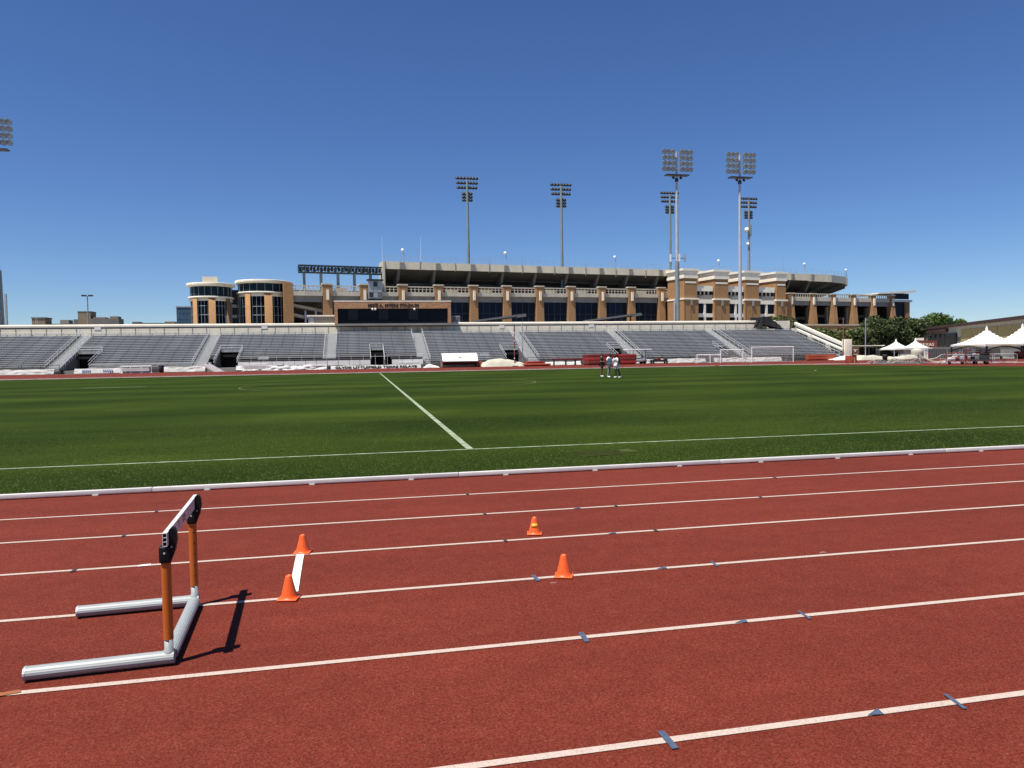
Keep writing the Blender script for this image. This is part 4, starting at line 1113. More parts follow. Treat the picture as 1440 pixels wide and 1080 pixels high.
# crates, coolers and clutter inside the big tents
rcx = thing('red_cooler', 'bright red chest with white stripe under right big tent', 'cooler', (100.2, 95, 0), R(-10))
MB().bbox(-.75, .75, -.4, .4, .3, 1.15, .04, mi=0).build('chest', RED, rcx); MB().box(.42, .62, -.42, -.405, .32, 1.1).build('stripe', WHITE, rcx)
MB().box(-.7, .7, -.35, .35, 0, .3).build('base', BLACK, rcx)
wf = thing('wire_fence', 'grey temporary wire fence panels behind the big tents', 'fence', (97, 101, 0), R(-9))
for i in range(6):
    m = MB(); x0 = -11 + i * 3.5
    for z in (.15, 1.95): m.tube((x0 + .05, 0, z), (x0 + 3.42, 0, z), .03, n=5)
    for j in range(12): m.tube((x0 + .05 + j * .305, 0, .15), (x0 + .05 + j * .305, 0, 1.95), .012 if 0 < j < 11 else .03, n=4)
    for z in (.5, .85, 1.2, 1.55): m.tube((x0 + .05, 0, z), (x0 + 3.42, 0, z), .012, n=4)
    m.build('fence_panel', GALV, wf)

# ------------------------------------------------------------------ trees and hedges
def leaf_cloud(blobs, N, size, seed):
    r = np.random.default_rng(seed)
    B = np.array(blobs, float); vol = B[:, 3] * B[:, 4] * B[:, 5]
    idx = r.choice(len(B), N, p=vol ** .75 / np.sum(vol ** .75))
    d = r.normal(size=(N, 3)); d /= np.linalg.norm(d, axis=1)[:, None]
    rad = r.uniform(.55, 1.06, N) ** .6
    # break the outline with a direction noise per blob
    ph = np.sin(d[:, 0] * 7 + idx * 1.7) * np.sin(d[:, 1] * 6 + idx) * np.sin(d[:, 2] * 8 + idx * .6)
    C = B[idx, :3] + d * B[idx, 3:] * (rad * (1 + .22 * ph))[:, None]
    keep = (C[:, 2] > .2); C = C[keep]; n = len(C)
    nrm = d[keep] * .6 + r.normal(size=(n, 3)) * .7; nrm /= np.linalg.norm(nrm, axis=1)[:, None]
    t = np.cross(nrm, r.normal(size=(n, 3))); t /= np.linalg.norm(t, axis=1)[:, None]
    b = np.cross(nrm, t); s = r.uniform(.6, 1.3, n)[:, None] * size
    V = np.stack([C - t * s, C + b * s * .55, C + t * s, C - b * s * .55], 1).reshape(-1, 3)
    return V, np.arange(4 * n).reshape(n, 4)
def tree(name, lab, loc, blobs, N, size, lm, seed, cat='tree', group=None, trunk=True, h=5):
    t = thing(name, lab, cat, loc, 0, group)
    V, F = leaf_cloud(blobs, N, size, seed)
    soup('crown', V, F, lm, t)
    if trunk:
        m = MB(); m.tube((0, 0, -.2), (0, 0, h * .6), .35, .22, n=8)
        for b in blobs[:6]: m.tube((0, 0, h * .35), (b[0], b[1], b[2]), .16, .05, n=5)
        m.build('trunk', BARK, t)
    return t
def blobset(w, dpt, z0, z1, n, seed, rmin=.22, rmax=.36):
    r = random.Random(seed); out = []
    for i in range(n):
        a = r.uniform(0, 2 * math.pi); q = math.sqrt(r.random())
        z = r.uniform(z0 + (z1 - z0) * .25, z1 - (z1 - z0) * .2)
        k = r.uniform(rmin, rmax); sh = 1 - .45 * abs((z - z0) / (z1 - z0) - .45)
        out.append((math.cos(a) * q * w / 2 * .72 * sh, math.sin(a) * q * dpt / 2 * .7 * sh, z, k * w * .75, k * dpt * .75, k * (z1 - z0) * .72))
    return out
TG = 'trees in front of the stadium'
tree('oak_tree', 'broad dark green oak behind the small white tents', (131.5, 166, 0), blobset(15, 12, .5, 10.9, 30, 3, .16, .28), 13000, .40, LEAF_DARK, 3, group=TG)
tree('oak_tree', 'dark green oak just right of the broad one, by the field house', (142.5, 170, 0), blobset(11, 10, 1, 10.4, 24, 4, .16, .28), 8000, .40, LEAF_DARK, 4, group=TG)
tree('oak_tree', 'lower dark oak left of the broad one, over the car', (123.5, 162, 0), blobset(9, 9, .3, 7.6, 18, 5, .18, .3), 6500, .38, LEAF_DARK, 5, group=TG)
for i, (x, y, w, z1, lm, lab) in enumerate(((104.5, 164, 9, 7.2, LEAF_MID, 'leafy green shrub against the terrace wall, nearest the exit ramp'), (112, 162, 9, 6.9, LEAF_MID, 'leafy light green shrub between the rust pole and the grey pole'), (119.5, 161, 8, 6.9, LEAF_MID, 'leafy light green shrub right of the grey pole'))):
    tree('shrub', lab, (x, y, 0), blobset(w * 1.5, 6, .2, z1 + .5, 22, 20 + i, .2, .3), 7000, .36, lm, 20 + i, cat='shrub', group='shrubs along the terrace wall', h=2.5)
tree('small_tree', 'small green tree above the rim beside the black cover', (93.5, 152, 0), blobset(6.5, 5, 5.5, 9.6, 12, 30), 4500, .3, LEAF_MID, 30, group='small trees behind the rim', h=7)
tree('small_tree', 'small green tree above the top of the exit ramp', (101.5, 158, 0), blobset(5.5, 5, 5, 9.7, 12, 31), 4000, .3, LEAF_MID, 31, group='small trees behind the rim', h=7)
tree('bright_tree', 'rounded bright green tree behind the field house roof', (184.5, 205, 0), blobset(12.5, 10, 4, 13.0, 22, 40), 9000, .42, LEAF_BRIGHT, 40, h=8, group='trees behind the field house')
tree('bright_tree', 'smaller bright green tree right of the rounded one', (191.5, 206, 0), blobset(9, 8, 4, 11.8, 16, 41), 5000, .42, LEAF_BRIGHT, 41, h=8, group='trees behind the field house')
tree('bright_tree', 'low distant tree just showing over the field house roof', (206, 206, 0), blobset(9, 8, 3, 9.6, 12, 42), 3500, .42, LEAF_MID, 42, h=6, group='trees behind the field house')
tree('bright_tree', 'olive tree between dark oaks and rounded bright tree', (168, 192, 0), blobset(9, 8, 3, 11.0, 14, 43), 6000, .4, LEAF_DARK, 43, h=6, group='trees behind the field house')

# ------------------------------------------------------------------ along the far side of the track
def cloth(x0, x1, z0, z1, amp, seed, nx=40, nz=6, sag=.08):
    m = MB()
    def front(u, v):
        p = Vector((u * (x1 - x0) * 1.3, v * 3, seed))
        zz = z0 + (z1 - z0) * v - (sag * abs(math.sin(u * (x1 - x0) * .9 + seed)) if v > .8 else 0)
        return (x0 + (x1 - x0) * u, .38 * v + amp * noise.noise(p) + amp * .5 * noise.noise(p * 2.7), zz + .12 * amp * noise.noise(p * 1.7))
    def back(u, v): a = front(1 - u, v); return (a[0], a[1] + .05, a[2])
    return m.grid(front, nx, nz).grid(back, nx, nz)
BG = 'white banners along the front of the bleachers'
BANM = mat('banner_vinyl', (0.47, 0.46, 0.43), .75, var=.14, scale=1.1, bump=.3, bscale=4)
def banner(lab, x0, x1, y, z0, z1, m=BANM, amp=.12, seed=1):
    t = thing('fence_banner', lab, 'banner', ((x0 + x1) / 2, y, 0), 0, BG)
    h = (x1 - x0) / 2
    cloth(-h, h, z0, z1, amp, seed, nx=max(20, int(h * 6))).build('banner_cloth', m, t)
    k = max(2, int(h))
    pm = MB().tube((0, .48, 0), (0, .48, z1 + .06), .03, n=6).mesh('banner_post', ALU_L)
    for i in range(k + 1): obj('banner_post', pm, t, (-h + 2 * h * i / k, .06, 0))
    return t
banner('creased white banner at far left below the bleachers', -56, -42.6, 118.4, .08, .85, amp=.16, seed=3)
b = banner('white banner with two blue printed blocks, near the left tunnel', -39.9, -33.4, 118.3, .1, .85, amp=.06, seed=4)
for u0, u1 in ((-2.2, -1.0), (.6, 2.0)):
    for k in range(5):
        w = (u1 - u0) / 5; MB().prism([(-.02, .32), (.13, .62), (.12, .62), (-.03, .32)], 'x', u0 + k * w, u0 + k * w + w * .7).build('printed_letter', BLUEP, b)
banner('plain white banner between the frames and the second tunnel', -28.2, -22.0, 118.3, .08, .9, amp=.16, seed=5)
banner('long crumpled grey white banner below the central bleachers', -17.5, -4.2, 117.6, .05, .85, TARP, amp=.3, seed=6)
b = banner('white banner printed with a meet title in black capitals', -3.6, 10.3, 117.6, .02, .62, amp=.04, seed=7)
text_part('banner_lettering', 'CLYDE LITTLEFIELD TEXAS RELAYS', .50, BLACK, b, (-6.3, .0, .14), width=12.6, depth=.01, rot=(math.pi / 2 - .45, 0, 0), bold=.022)
banner('long white banner right of the utility cart', 46.5, 60.0, 119.2, .05, .8, amp=.16, seed=8)
banner('white banner behind the wide football goal', 61.5, 74.5, 118.9, .05, .8, amp=.16, seed=9)
banner('low white banner between the red mats and the maroon rail', 30.2, 37.0, 118.4, .05, .65, TARP, amp=.15, seed=10)

def frame_rack(lab, x, y, L=4.2):
    t = thing('steel_rack', lab, 'frame', (x, y, 0), 0, 'white steel frames by the far lanes')
    m = MB()
    for z in (.05, 1.05): m.tube((-L / 2, 0, z), (L / 2, 0, z), .05, n=6)
    for i in range(4): u = -L / 2 + L * i / 3; m.tube((u, 0, 0), (u, 0, 1.05), .05, n=6); m.tube((u, -.5, .02), (u, .5, .02), .05, n=6)
    m.build('frame_tubes', WHITE, t)
    MB().box(-L / 2 + .2, L / 2 - .3, -.25, .25, .3, .8).build('folded_net', TARP, t)
    return t
frame_rack('white frame with folded netting, left of the dark bin', -31.3, 117.4)
frame_rack('white low hurdle like frame beside the second tunnel', -14.6, 116.6, 3.6)
frame_rack('white frame rail just left of the team shelter', 8.6, 118.6, 3.4)
bn = thing('waste_bin', 'dark grey bin standing before the left bleacher banners', 'bin', (-27.9, 117.6, 0))
MB().lathe([(0, 1.0), (.34, 1.0), (.36, .95), (.33, .05), (0, 0)], 14).build('body', DARK, bn); MB().lathe([(0, 1.12), (.3, 1.08), (.38, 1.0), (.38, .96)], 14).build('lid', BLACK, bn)
wp = thing('folded_boards', 'white folded boards leaning beside the second tunnel', 'boards', (-21.0, 117.0, 0))
for i in range(3):
    m_ = Matrix.Translation((i * .5, .1 * i, .45)) @ Matrix.Rotation(R(32), 4, 'Y')
    MB().obox(m_, 3.0, .08, .26).build('board', FABRIC, wp)

# team shelter
sh = thing('team_shelter', 'white roofed team shelter with dark red bench on the far side', 'shelter', (16.25, 116, 0))
prof = [(1.6, .1), (1.55, 1.5), (1.25, 2.05), (.75, 2.22), (.1, 2.0), (-.9, 1.02), (-.9, .94), (.1, 1.92), (.72, 2.12), (1.18, 1.97), (1.46, 1.45), (1.5, .1)]
MB().prism(prof, 'x', -2.8, 2.8).build('roof_shell', WHITE, sh)
for s in (-1, 1): MB().prism([(1.45, .05), (1.4, 1.4), (.7, 2.05), (-.6, 1.1), (-.6, .05)], 'x', s * 2.72 - .03, s * 2.72 + .03).build('end_panel', MAROON, sh)
MB().box(-2.7, 2.7, .3, 1.3, .35, .5).build('bench', MAROON, sh); MB().box(-2.7, 2.7, 1.2, 1.3, .5, .98).build('bench_back', MAROON, sh)
MB().box(-2.75, 2.75, -.3, 1.4, .02, .1).build('floor', MAROON, sh)
MB().box(-2.7, 2.7, -.62, -.57, .72, .92).build('front_bar', MAROON, sh)
for x in (-2.6, -.9, .9, 2.6): MB().box(x - .04, x + .04, -.62, -.56, .02, 1.2).build('front_post', DARK, sh)
em = MB()
mm = Matrix.Translation((0, -.43, 1.53)) @ Matrix.Rotation(math.atan2(.98, 1.0) , 4, 'X')
def emb(m, k, mb):
    pts = [(-.52, .16), (-.40, .10), (-.16, .08), (0, .10), (.16, .08), (.40, .10), (.52, .16), (.36, .02), (.13, -.01), (.09, -.22), (0, -.30), (-.09, -.22), (-.13, -.01), (-.36, .02)]
    vs = [m @ Vector((x * k, y * k, z)) for z in (0, .03) for x, y in pts]; n = len(pts)
    mb.add(vs, [(i, (i + 1) % n, n + (i + 1) % n, n + i) for i in range(n)])
    for i0 in (0, n):
        for tri_ in ((0, 1, 13), (1, 2, 12), (1, 12, 13), (2, 3, 12), (3, 4, 8), (3, 8, 12), (4, 5, 8), (5, 7, 8), (5, 6, 7), (8, 9, 12), (9, 11, 12), (9, 10, 11)):
            mb.add([vs[i0 + q] for q in tri_], [(0, 1, 2)])
    return mb
emb(mm, .75, em).build('roof_emblem', BURNT, sh)

def mound(lab, name, cat, x0, x1, y0, y1, hf, m, seed, group=None, strap=None):
    t = thing(name, lab, cat, ((x0 + x1) / 2, (y0 + y1) / 2, 0), 0, group)
    a, b = (x1 - x0) / 2, (y1 - y0) / 2
    def fn(u, v):
        e = min(1, min(v, 1 - v) / .22); e = math.sin(e * math.pi / 2)
        h = hf(u) * e
        x, y = -a + 2 * a * u, -b + 2 * b * v
        nz = noise.noise(Vector((x * .9, y * 1.3, seed))) * .18 + noise.noise(Vector((x * 2.4, y * 3, seed))) * .07
        return (x, y + nz * .5, max(0.01, h + (nz if h > .12 else 0)))
    MB().grid(fn, 44, 14).build('cover', m, t)
    return t
def prof1(u):
    pts = [(0, .05), (.04, .55), (.12, .75), (.2, 1.05), (.45, 1.2), (.65, 1.05), (.8, .75), (.95, .5), (1, .05)]
    for (a, ha), (b, hb) in zip(pts, pts[1:]):
        if u <= b: return ha + (hb - ha) * (u - a) / (b - a)
    return .05
mt = mound('white tarpaulin over a pole vault landing mat, right of the shelter', 'covered_mat', 'covered mat', 19.6, 26.9, 114.8, 118.4, prof1, CREAM, 2.0)
for x, r_ in ((-2.2, .55), (2.4, .6)):
    MB().path([(x + .5 * math.cos(a), -1.55 + .02 * a, .45 + r_ * .6 * math.sin(a)) for a in [math.pi + math.pi * i / 8 for i in range(9)]], .035, n=5).build('cover_strap', DARK, mt)
mound('white tarpaulin over mats left of the red bin', 'covered_mat', 'covered mat', 83.4, 88.2, 116.6, 119, lambda u: .75 * min(1, u * 1.4 + .1) * (1 if u < .97 else .2), FABRIC, 5.0)
mound('long cream covered pad row beside the small tents', 'covered_pads', 'covered mat', 83.6, 99.0, 111, 113.6, lambda u: (.62 + .18 * math.sin(u * 9)) * min(1, u * 8 + .1) * min(1, (1 - u) * 8 + .1), CREAM, 8.0)
mound('small pile of white sheeting left of the team shelter', 'sheet_pile', 'sheeting', 10.6, 13.2, 117, 118.4, lambda u: .5 * math.sin(math.pi * min(1, max(0, u)) ) + .05, TARP, 9.0)

def standard(lab, x, y, h, mats, name='vault_standard'):
    t = thing(name, lab, 'pole', (x, y, 0), 0, 'upright poles by the far lanes')
    MB().tube((0, 0, .08), (0, 0, h), .085, .07, n=8).build('upright', mats, t)
    MB().box(-.45, .45, -.5, .5, 0, .1).build('base_plate', DARK, t)
    return t
t = standard('dark red vault standard with white bands beside covered mat', 24.95, 115.2, 6.1, mat('red_standard', (0.26, 0.035, 0.04), 0.5, var=0.1))
for z in (1.2, 2.6, 4.0, 5.3): MB().tube((0, 0, z), (0, 0, z + .16), .1, n=8).build('band', FABRIC, t)
MB().tube((0, 0, 6.1), (0, 0, 6.75), .05, n=6).build('tip', DARK, t)
t = standard('grey vault standard right of the dark red one', 26.5, 116.2, 7.0, GALV)
MB().box(-.06, .06, .09, .16, .6, 6.6).build('guide_rail', POLE_D, t)
standard('rust coloured pole beside the end pillar of the bleachers', 86.8, 118.9, 7.6, RUST, 'flag_pole')
standard('grey pole right of the red bin, before the shrubs', 86.1, 112, 7.25, GALV, 'flag_pole')

def mat_stack(lab, x, y, w, d, layers, th, mats, rz=0):
    t = thing('landing_mat', lab, 'mat', (x, y, 0), rz, 'red landing mats on the far side')
    for i in range(layers):
        MB().bbox(-w / 2 + .02 * (i % 2), w / 2 - .02 * (i % 2), -d / 2, d / 2, .12 + i * th, .10 + (i + 1) * th, .06).build('mat_layer', mats[i % len(mats)], t)
    MB().box(-w / 2 + .2, w / 2 - .2, -d / 2 + .2, d / 2 - .2, 0, .118).build('pallet', BLACK, t)
    return t
mat_stack('large stack of maroon landing mats behind the three athletes', 38.9, 114, 5.2, 3, 3, .55, [MAROON, RED, MAROON])
mat_stack('smaller red mat stack beside the utility cart', 43.2, 114.4, 3.0, 2.6, 3, .52, [RED, MAROON])
mat_stack('low orange red mat right of the grey vault standard', 28.3, 115.6, 3.0, 2.4, 2, .32, [ORED, RED])
mat_stack('flat orange red runway mat beside covered vault mat', 28.0, 113.0, 4.2, 1.6, 1, .3, [ORED])
mat_stack('small red mat between shelter and covered vault mat', 19.5, 117.6, .9, 1.6, 2, .4, [ORED])
mat_stack('long orange red mat wall right of the wide goal', 82.4, 119.2, 5.6, .9, 2, .46, [ORED, ORED])
mr_ = thing('maroon_rail', 'low maroon rail barrier on dark feet, left of maroon mats', 'barrier', (34.3, 116.2, 0))
MB().box(-3, 3, -.06, .06, .85, 1.15).build('rail', MAROON, mr_)
for x in (-2.6, -.6, 1.0, 2.7): MB().box(x - .06, x + .06, -.3, .3, 0, .85).build('foot', BLACK, mr_)

# utility cart with flat canopy
ct = thing('utility_cart', 'grey utility cart with flat white canopy beside red mats', 'cart', (45.6, 115.2, 0))
MB().bbox(-2.1, 2.3, -.85, .85, 2.28, 2.44, .04).build('canopy', WHITE, ct)
for x in (-.9, 1.2):
    for y in (-.7, .7): MB().tube((x, y, .7), (x, y, 2.3), .05, n=6).build('canopy_post', DARK, ct)
MB().bbox(-1.4, 1.5, -.7, .7, .35, .85, .08).build('body', GALV, ct)
MB().bbox(-.3, .4, -.6, .6, .86, 1.0, .04).build('seat', BLACK, ct); MB().bbox(-.4, -.28, -.6, .6, .95, 1.45, .03).build('seat_back', BLACK, ct)
MB().prism([(.95, .8), (1.5, .8), (1.25, 1.25), (1.0, 1.25)], 'y', -.68, .68).build('cowl', GALV, ct)
wh = MB().lathe([(0, -.12), (.2, -.12), (.3, -.1), (.3, .1), (.2, .12), (0, .12)], 14, m=Matrix.Rotation(R(90), 4, 'X')).mesh('wheel', BLACK)
for x in (-.95, 1.05):
    for y in (-.72, .72): obj('wheel', wh, ct, (x, y, .3))
gd = thing('equipment_trolley', 'dark low trolley loaded with gear beside the utility cart', 'trolley', (49.6, 115.4, 0))
MB().box(-1.6, 1.6, -.5, .5, .3, .42).build('deck', DARK, gd)
for i in range(5): MB().bbox(-1.5 + i * .6, -1.0 + i * .6, -.3, .3, .42, .62 + .18 * (i % 3), .03).build('gear_bag', [BLACK, CLOTH_N, MAROON][i % 3], gd)
for x in (-1.2, 1.2):
    for y in (-.45, .45): obj('wheel', MB().lathe([(0, -.06), (.16, -.06), (.16, .06), (0, .06)], 10, m=Matrix.Rotation(R(90), 4, 'X')).mesh('wheel', BLACK), gd, (x, y, .16))
tb = thing('trash_barrel', 'grey metal barrel in front of the red mats', 'barrel', (40.6, 112.4, 0))
MB().lathe([(0, .02), (.3, .02), (.31, .3), (.33, .31), (.31, .32), (.31, .62), (.33, .63), (.31, .64), (.3, .92), (.27, .92), (.27, .2), (0, .2)], 16).build('barrel', GALV, tb)

# football goals
def goal(lab, x, y, w, h, dpt, rz=0):
    t = thing('football_goal', lab, 'goal', (x, y, 0), rz, 'white goals on the far side')
    m = MB(); r = .07
    m.tube((-w / 2, 0, 0), (-w / 2, 0, h), r, n=8); m.tube((w / 2, 0, 0), (w / 2, 0, h), r, n=8); m.tube((-w / 2 - r, 0, h), (w / 2 + r, 0, h), r, n=8)
    m.build('goal_frame', WHITE, t)
    b = MB()
    for s in (-1, 1): b.tube((s * w / 2, 0, h), (s * w / 2, dpt * .35, h), .04, n=6); b.tube((s * w / 2, dpt * .35, h), (s * w / 2, dpt, .05), .04, n=6); b.tube((s * w / 2, 0, .05), (s * w / 2, dpt, .05), .04, n=6)
    b.tube((-w / 2, dpt, .05), (w / 2, dpt, .05), .04, n=6); b.tube((-w / 2, dpt * .35, h), (w / 2, dpt * .35, h), .03, n=6)
    b.build('back_frame', ALU_L, t)
    n_ = MB(); rr = .014
    k = int(w / .3)
    for i in range(k + 1):
        x0 = -w / 2 + w * i / k
        n_.tube((x0, dpt * .35, h), (x0, dpt, .05), rr, n=3); n_.tube((x0, 0, h), (x0, dpt * .35, h), rr, n=3)
    for i in range(1, 9):
        u = i / 9; yy = dpt * (.35 + .65 * u); zz = h + (.05 - h) * u
        n_.tube((-w / 2, yy, zz), (w / 2, yy, zz), rr, n=3)
        for s in (-1, 1): n_.tube((s * w / 2, 0, zz), (s * w / 2, yy, zz), rr, n=3)
    o = n_.build('net', NETM, t); o['kind'] = 'stuff'
    return t
goal('wide white football goal before the right bleachers', 66.9, 109.5, 7.5, 2.45, 2.1)
goal('middle sized white goal at the foot of the aisle, left of the wide one', 61.0, 112, 4.0, 2.1, 1.4)
goal('low white training goal, leftmost of the goals', 55.7, 111.5, 2.3, 1.35, 1.0)
goal('low white training goal between its twin and the middle sized one', 58.2, 112.2, 2.0, 1.3, 1.0)

bn = thing('red_bin', 'square orange red bin near the right end of far lanes', 'bin', (62.6, 84.2, 0), R(-8))
MB().bbox(-.52, .52, -.5, .5, .02, 1.02, .03).build('body', ORED, bn); MB().box(-.48, .48, -.46, .46, 1.0, 1.05).build('rim', MAROON, bn)
sn = thing('emblem_sign', 'brown board with cream horned emblem beside the end pillar', 'sign', (91.4, 121.8, 0))
MB().box(-.85, .85, -.05, .05, .4, 2.5).build('board', mat('sign_brown', (0.16, 0.085, 0.045), 0.6, var=0.1), sn)
emb(Matrix.Translation((0, -.06, 1.75)) @ Matrix.Rotation(math.pi / 2, 4, 'X'), 1.2, MB()).build('emblem', STONE, sn)
MB().box(-.5, .5, -.08, -.051, .75, 1.0).build('plate', CREAM, sn)
for x in (-.7, .7): MB().box(x - .05, x + .05, .06, .14, 0, 2.4).build('post', DARK, sn)
ss = thing('shade_canopy', 'flat pale canopy with black mesh screens right of emblem sign', 'canopy', (95.2, 124.2, 0))
MB().box(-3.3, 3.3, -1.5, 1.5, 2.45, 2.62).build('roof', CAPM, ss)
for i in range(4): MB().box(-2.5 + i * 1.5, -1.05 + i * 1.5, 1.2, 1.24, .6, 2.1).build('screen', HOLLOW, ss)
for x in (-3.0, 0, 3.0):
    for y in (-1.3, 1.3): MB().box(x - .06, x + .06, y - .06, y + .06, 0, 2.45).build('post', DARK, ss)
MB().box(-3, 3, -.4, .4, .5, .7).build('counter', GALV, ss)
gb = thing('green_bin', 'dark green bin among the cream pads', 'bin', (80.7, 100.5, 0))
MB().lathe([(0, .95), (.4, .95), (.4, .85), (.34, 0), (0, 0)], 14).build('body', mat('green_plastic', (0.02, 0.045, 0.025), .5), gb)
gb.children[0].name = 'body'
# white car by the small tents
car = thing('parked_car', 'white car parked left of the small tents', 'car', (104.5, 131, 0), R(15))
MB().prism([(-2.1, .35), (-2.1, .8), (-1.3, .95), (-.7, 1.45), (.7, 1.5), (1.5, .98), (2.1, .85), (2.1, .35)], 'y', -.85, .85).build('body', WHITE, car)
MB().prism([(-1.15, .97), (-.65, 1.38), (.62, 1.43), (1.25, .99)], 'y', -.87, .87).build('window', GLASS, car)
for x in (-1.3, 1.3):
    for y in (-.8, .8): obj('wheel', wh, car, (x, y, .3))
for y in (-.6, .6): MB().box(-2.13, -2.101, y - .15, y + .15, .6, .75).build('headlight', GALV, car)

# ------------------------------------------------------------------ clutter on the D at the right
def steel_barrier(lab, x, y, rz, L=2.3):
    t = thing('crowd_barrier', lab, 'barrier', (x, y, 0), rz, 'loose steel barriers on the D')
    m = MB()
    pts = [(-L / 2, 0, .2), (-L / 2, 0, .95), (-L / 2 + .12, 0, 1.07), (L / 2 - .12, 0, 1.07), (L / 2, 0, .95), (L / 2, 0, .2)]
    m.path(pts, .022, n=6); m.tube((-L / 2, 0, .2), (L / 2, 0, .2), .022, n=6); m.build('barrier_frame', ALU_L, t)
    b = MB()
    for i in range(1, 14): b.tube((-L / 2 + L * i / 14, 0, .2), (-L / 2 + L * i / 14, 0, 1.07), .009, n=4)
    b.build('barrier_bars', GALV, t)
    for s in (-.8, .8): MB().path([(s * L / 2, -.3, .01), (s * L / 2, 0, .1), (s * L / 2, .3, .01)], .02, n=5).build('barrier_foot', GALV, t)
    return t
pl = thing('netting_pile', 'heap of collapsed netting and grey pipes on the red D', 'netting', (64.2, 77.5, 0))
for i in range(40):
    a = random.uniform(0, math.pi); L_ = random.uniform(1.2, 3.6); x, y = random.uniform(-2.8, 3.4), random.uniform(-1, 1); z = random.uniform(.05, .5)
    MB().path([(x - L_ / 2 * abs(math.cos(a)) + L_ * abs(math.cos(a)) * k / 6, y + .5 * math.sin(a) * (k / 6 - .5), z * (.3 + .9 * math.sin(math.pi * k / 6)) + .04) for k in range(7)], random.uniform(.025, .05), n=5).build('pipe', random.choice([GALV, DARK, DARK, BOX_BR, CREAM, CONC_D]), pl)
def fp(u, v):
    x, y = -3.3 + 6.8 * u, -1.1 + 2.2 * v
    return (x, y, max(.01, .34 * math.sin(math.pi * u) * math.sin(math.pi * v) + .16 * noise.noise(Vector((x * 1.6, y * 1.9, 3))) + .14 * noise.noise(Vector((x * 4.6, y * 5.9, 7)))))
MB().grid(fp, 30, 12).build('netting_mesh', mat('netting_grey', (0.105, 0.098, 0.088), .9, var=.3, scale=3), pl)
cf = thing('curved_pipe_frame', 'pale curved pipes of a folded cage frame left of red cart', 'frame', (65.6, 73.2, 0), R(-30))
for i, (x0, x1, h0, h1) in enumerate(((-1.9, 1.9, 1.15, .25), (-1.7, 2.1, .95, .15), (-1.2, 1.6, .7, .12), (-2.0, .6, 1.05, .5))):
    MB().path([(x0 + (x1 - x0) * k / 10, -.4 + .28 * i, h1 + (h0 - h1) * (2 * k / 10 - 1) ** 2) for k in range(11)], .05, n=6).build('pipe', [CREAM, FABRIC, ALU_L, CREAM][i], cf)
for x in (-1.9, 0, 1.9): MB().tube((x, -.45, .02), (x, .5, .02), .05, n=6).build('foot', GALV, cf)
for i, x in enumerate((-1.9, 1.9)): MB().tube((x, 0, .02), (x, 0, 1.15), .05, n=6).build('upright', ROOFG, cf)
rc = thing('red_cart', 'red framed equipment cart with wheels left of big tents', 'cart', (63.9, 68.6, 0), R(-40))
MB().box(-.9, .9, -.45, .45, .32, .42).build('deck', MAROON, rc)
fr = MB()
for x in (-.88, .88):
    for y in (-.42, .42): fr.tube((x, y, .4), (x, y, 1.25), .025, n=5)
for z in (.8, 1.25):
    fr.tube((-.88, -.42, z), (.88, -.42, z), .025, n=5); fr.tube((-.88, .42, z), (.88, .42, z), .025, n=5)
    fr.tube((-.88, -.42, z), (-.88, .42, z), .025, n=5); fr.tube((.88, -.42, z), (.88, .42, z), .025, n=5)
fr.build('cage', RED, rc)
for x in (-.6, .6):
    for y in (-.4, .4): obj('wheel', MB().lathe([(0, -.05), (.15, -.05), (.16, 0), (.15, .05), (0, .05)], 10, m=Matrix.Rotation(R(90), 4, 'X')).mesh('wheel', BLACK), rc, (x, y, .16))
for i in range(4): MB().bbox(-.75 + i * .38, -.42 + i * .38, -.3, .3, .42, .75 + .15 * (i % 2), .03).build('box', [FABRIC, TARP, MAROON, GALV][i], rc)
gn = thing('black_trailer', 'black wheeled equipment trailer before the left big tent', 'trailer', (65.2, 66.6, 0), R(-35))
MB().bbox(-.9, .8, -.5, .5, .38, .5, .02).build('deck', DARK, gn); MB().bbox(-.1, .7, -.4, .35, .95, 1.15, .04).build('tool_box', BLACK, gn)
MB().bbox(-.85, -.3, -.4, .35, .5, .85, .04).build('crate', ROOFG, gn); MB().bbox(-.15, .7, -.4, .35, .5, .94, .02).build('crate', DARK, gn)
MB().tube((.8, 0, .42), (1.7, 0, .3), .035, n=6).build('tow_bar', DARK, gn)
for x in (-.55, .45):
    for y in (-.52, .52): obj('wheel', MB().lathe([(0, -.06), (.15, -.06), (.18, 0), (.15, .06), (0, .06)], 12, m=Matrix.Rotation(R(90), 4, 'X')).mesh('wheel', BLACK), gn, (x, y, .18))
steel_barrier('steel barrier standing behind the pipe heap', 66.5, 78.5, R(-20))
steel_barrier('steel barrier between curved pipes and red cart', 66.0, 71.4, R(-50))
steel_barrier('steel barrier behind the red cart', 66.4, 69.5, R(-25))
steel_barrier('steel barrier between the cart and the black trailer', 66.9, 68.0, R(-15))
steel_barrier('steel barrier right of the black trailer', 68.6, 67.0, R(-30))
def folding_chair(lab, x, y, rz):
    t = thing('folding_chair', lab, 'chair', (x, y, 0), rz, 'dark folding chairs on the D')
    MB().bbox(-.22, .22, -.2, .2, .42, .45, .01).build('seat', BLACK, t); MB().bbox(-.22, .22, .2, .23, .55, .85, .01).build('backrest', BLACK, t)
    for u in (-.2, .2):
        MB().tube((u, -.22, 0), (u, .22, .85), .014, n=5).build('leg', DARK, t); MB().tube((u, .26, 0), (u, -.18, .43), .014, n=5).build('leg', DARK, t)
folding_chair('dark folding chair beside the black trailer drawbar', 67.2, 65.8, R(20))
folding_chair('dark folding chair just left of the black trailer', 63.9, 66.3, R(-30))
folding_chair('dark folding chair between red cart and black trailer', 64.6, 67.6, R(60))
tk = thing('water_tank', 'cream round water tank left of the big tents', 'tank', (96.4, 112, 0))
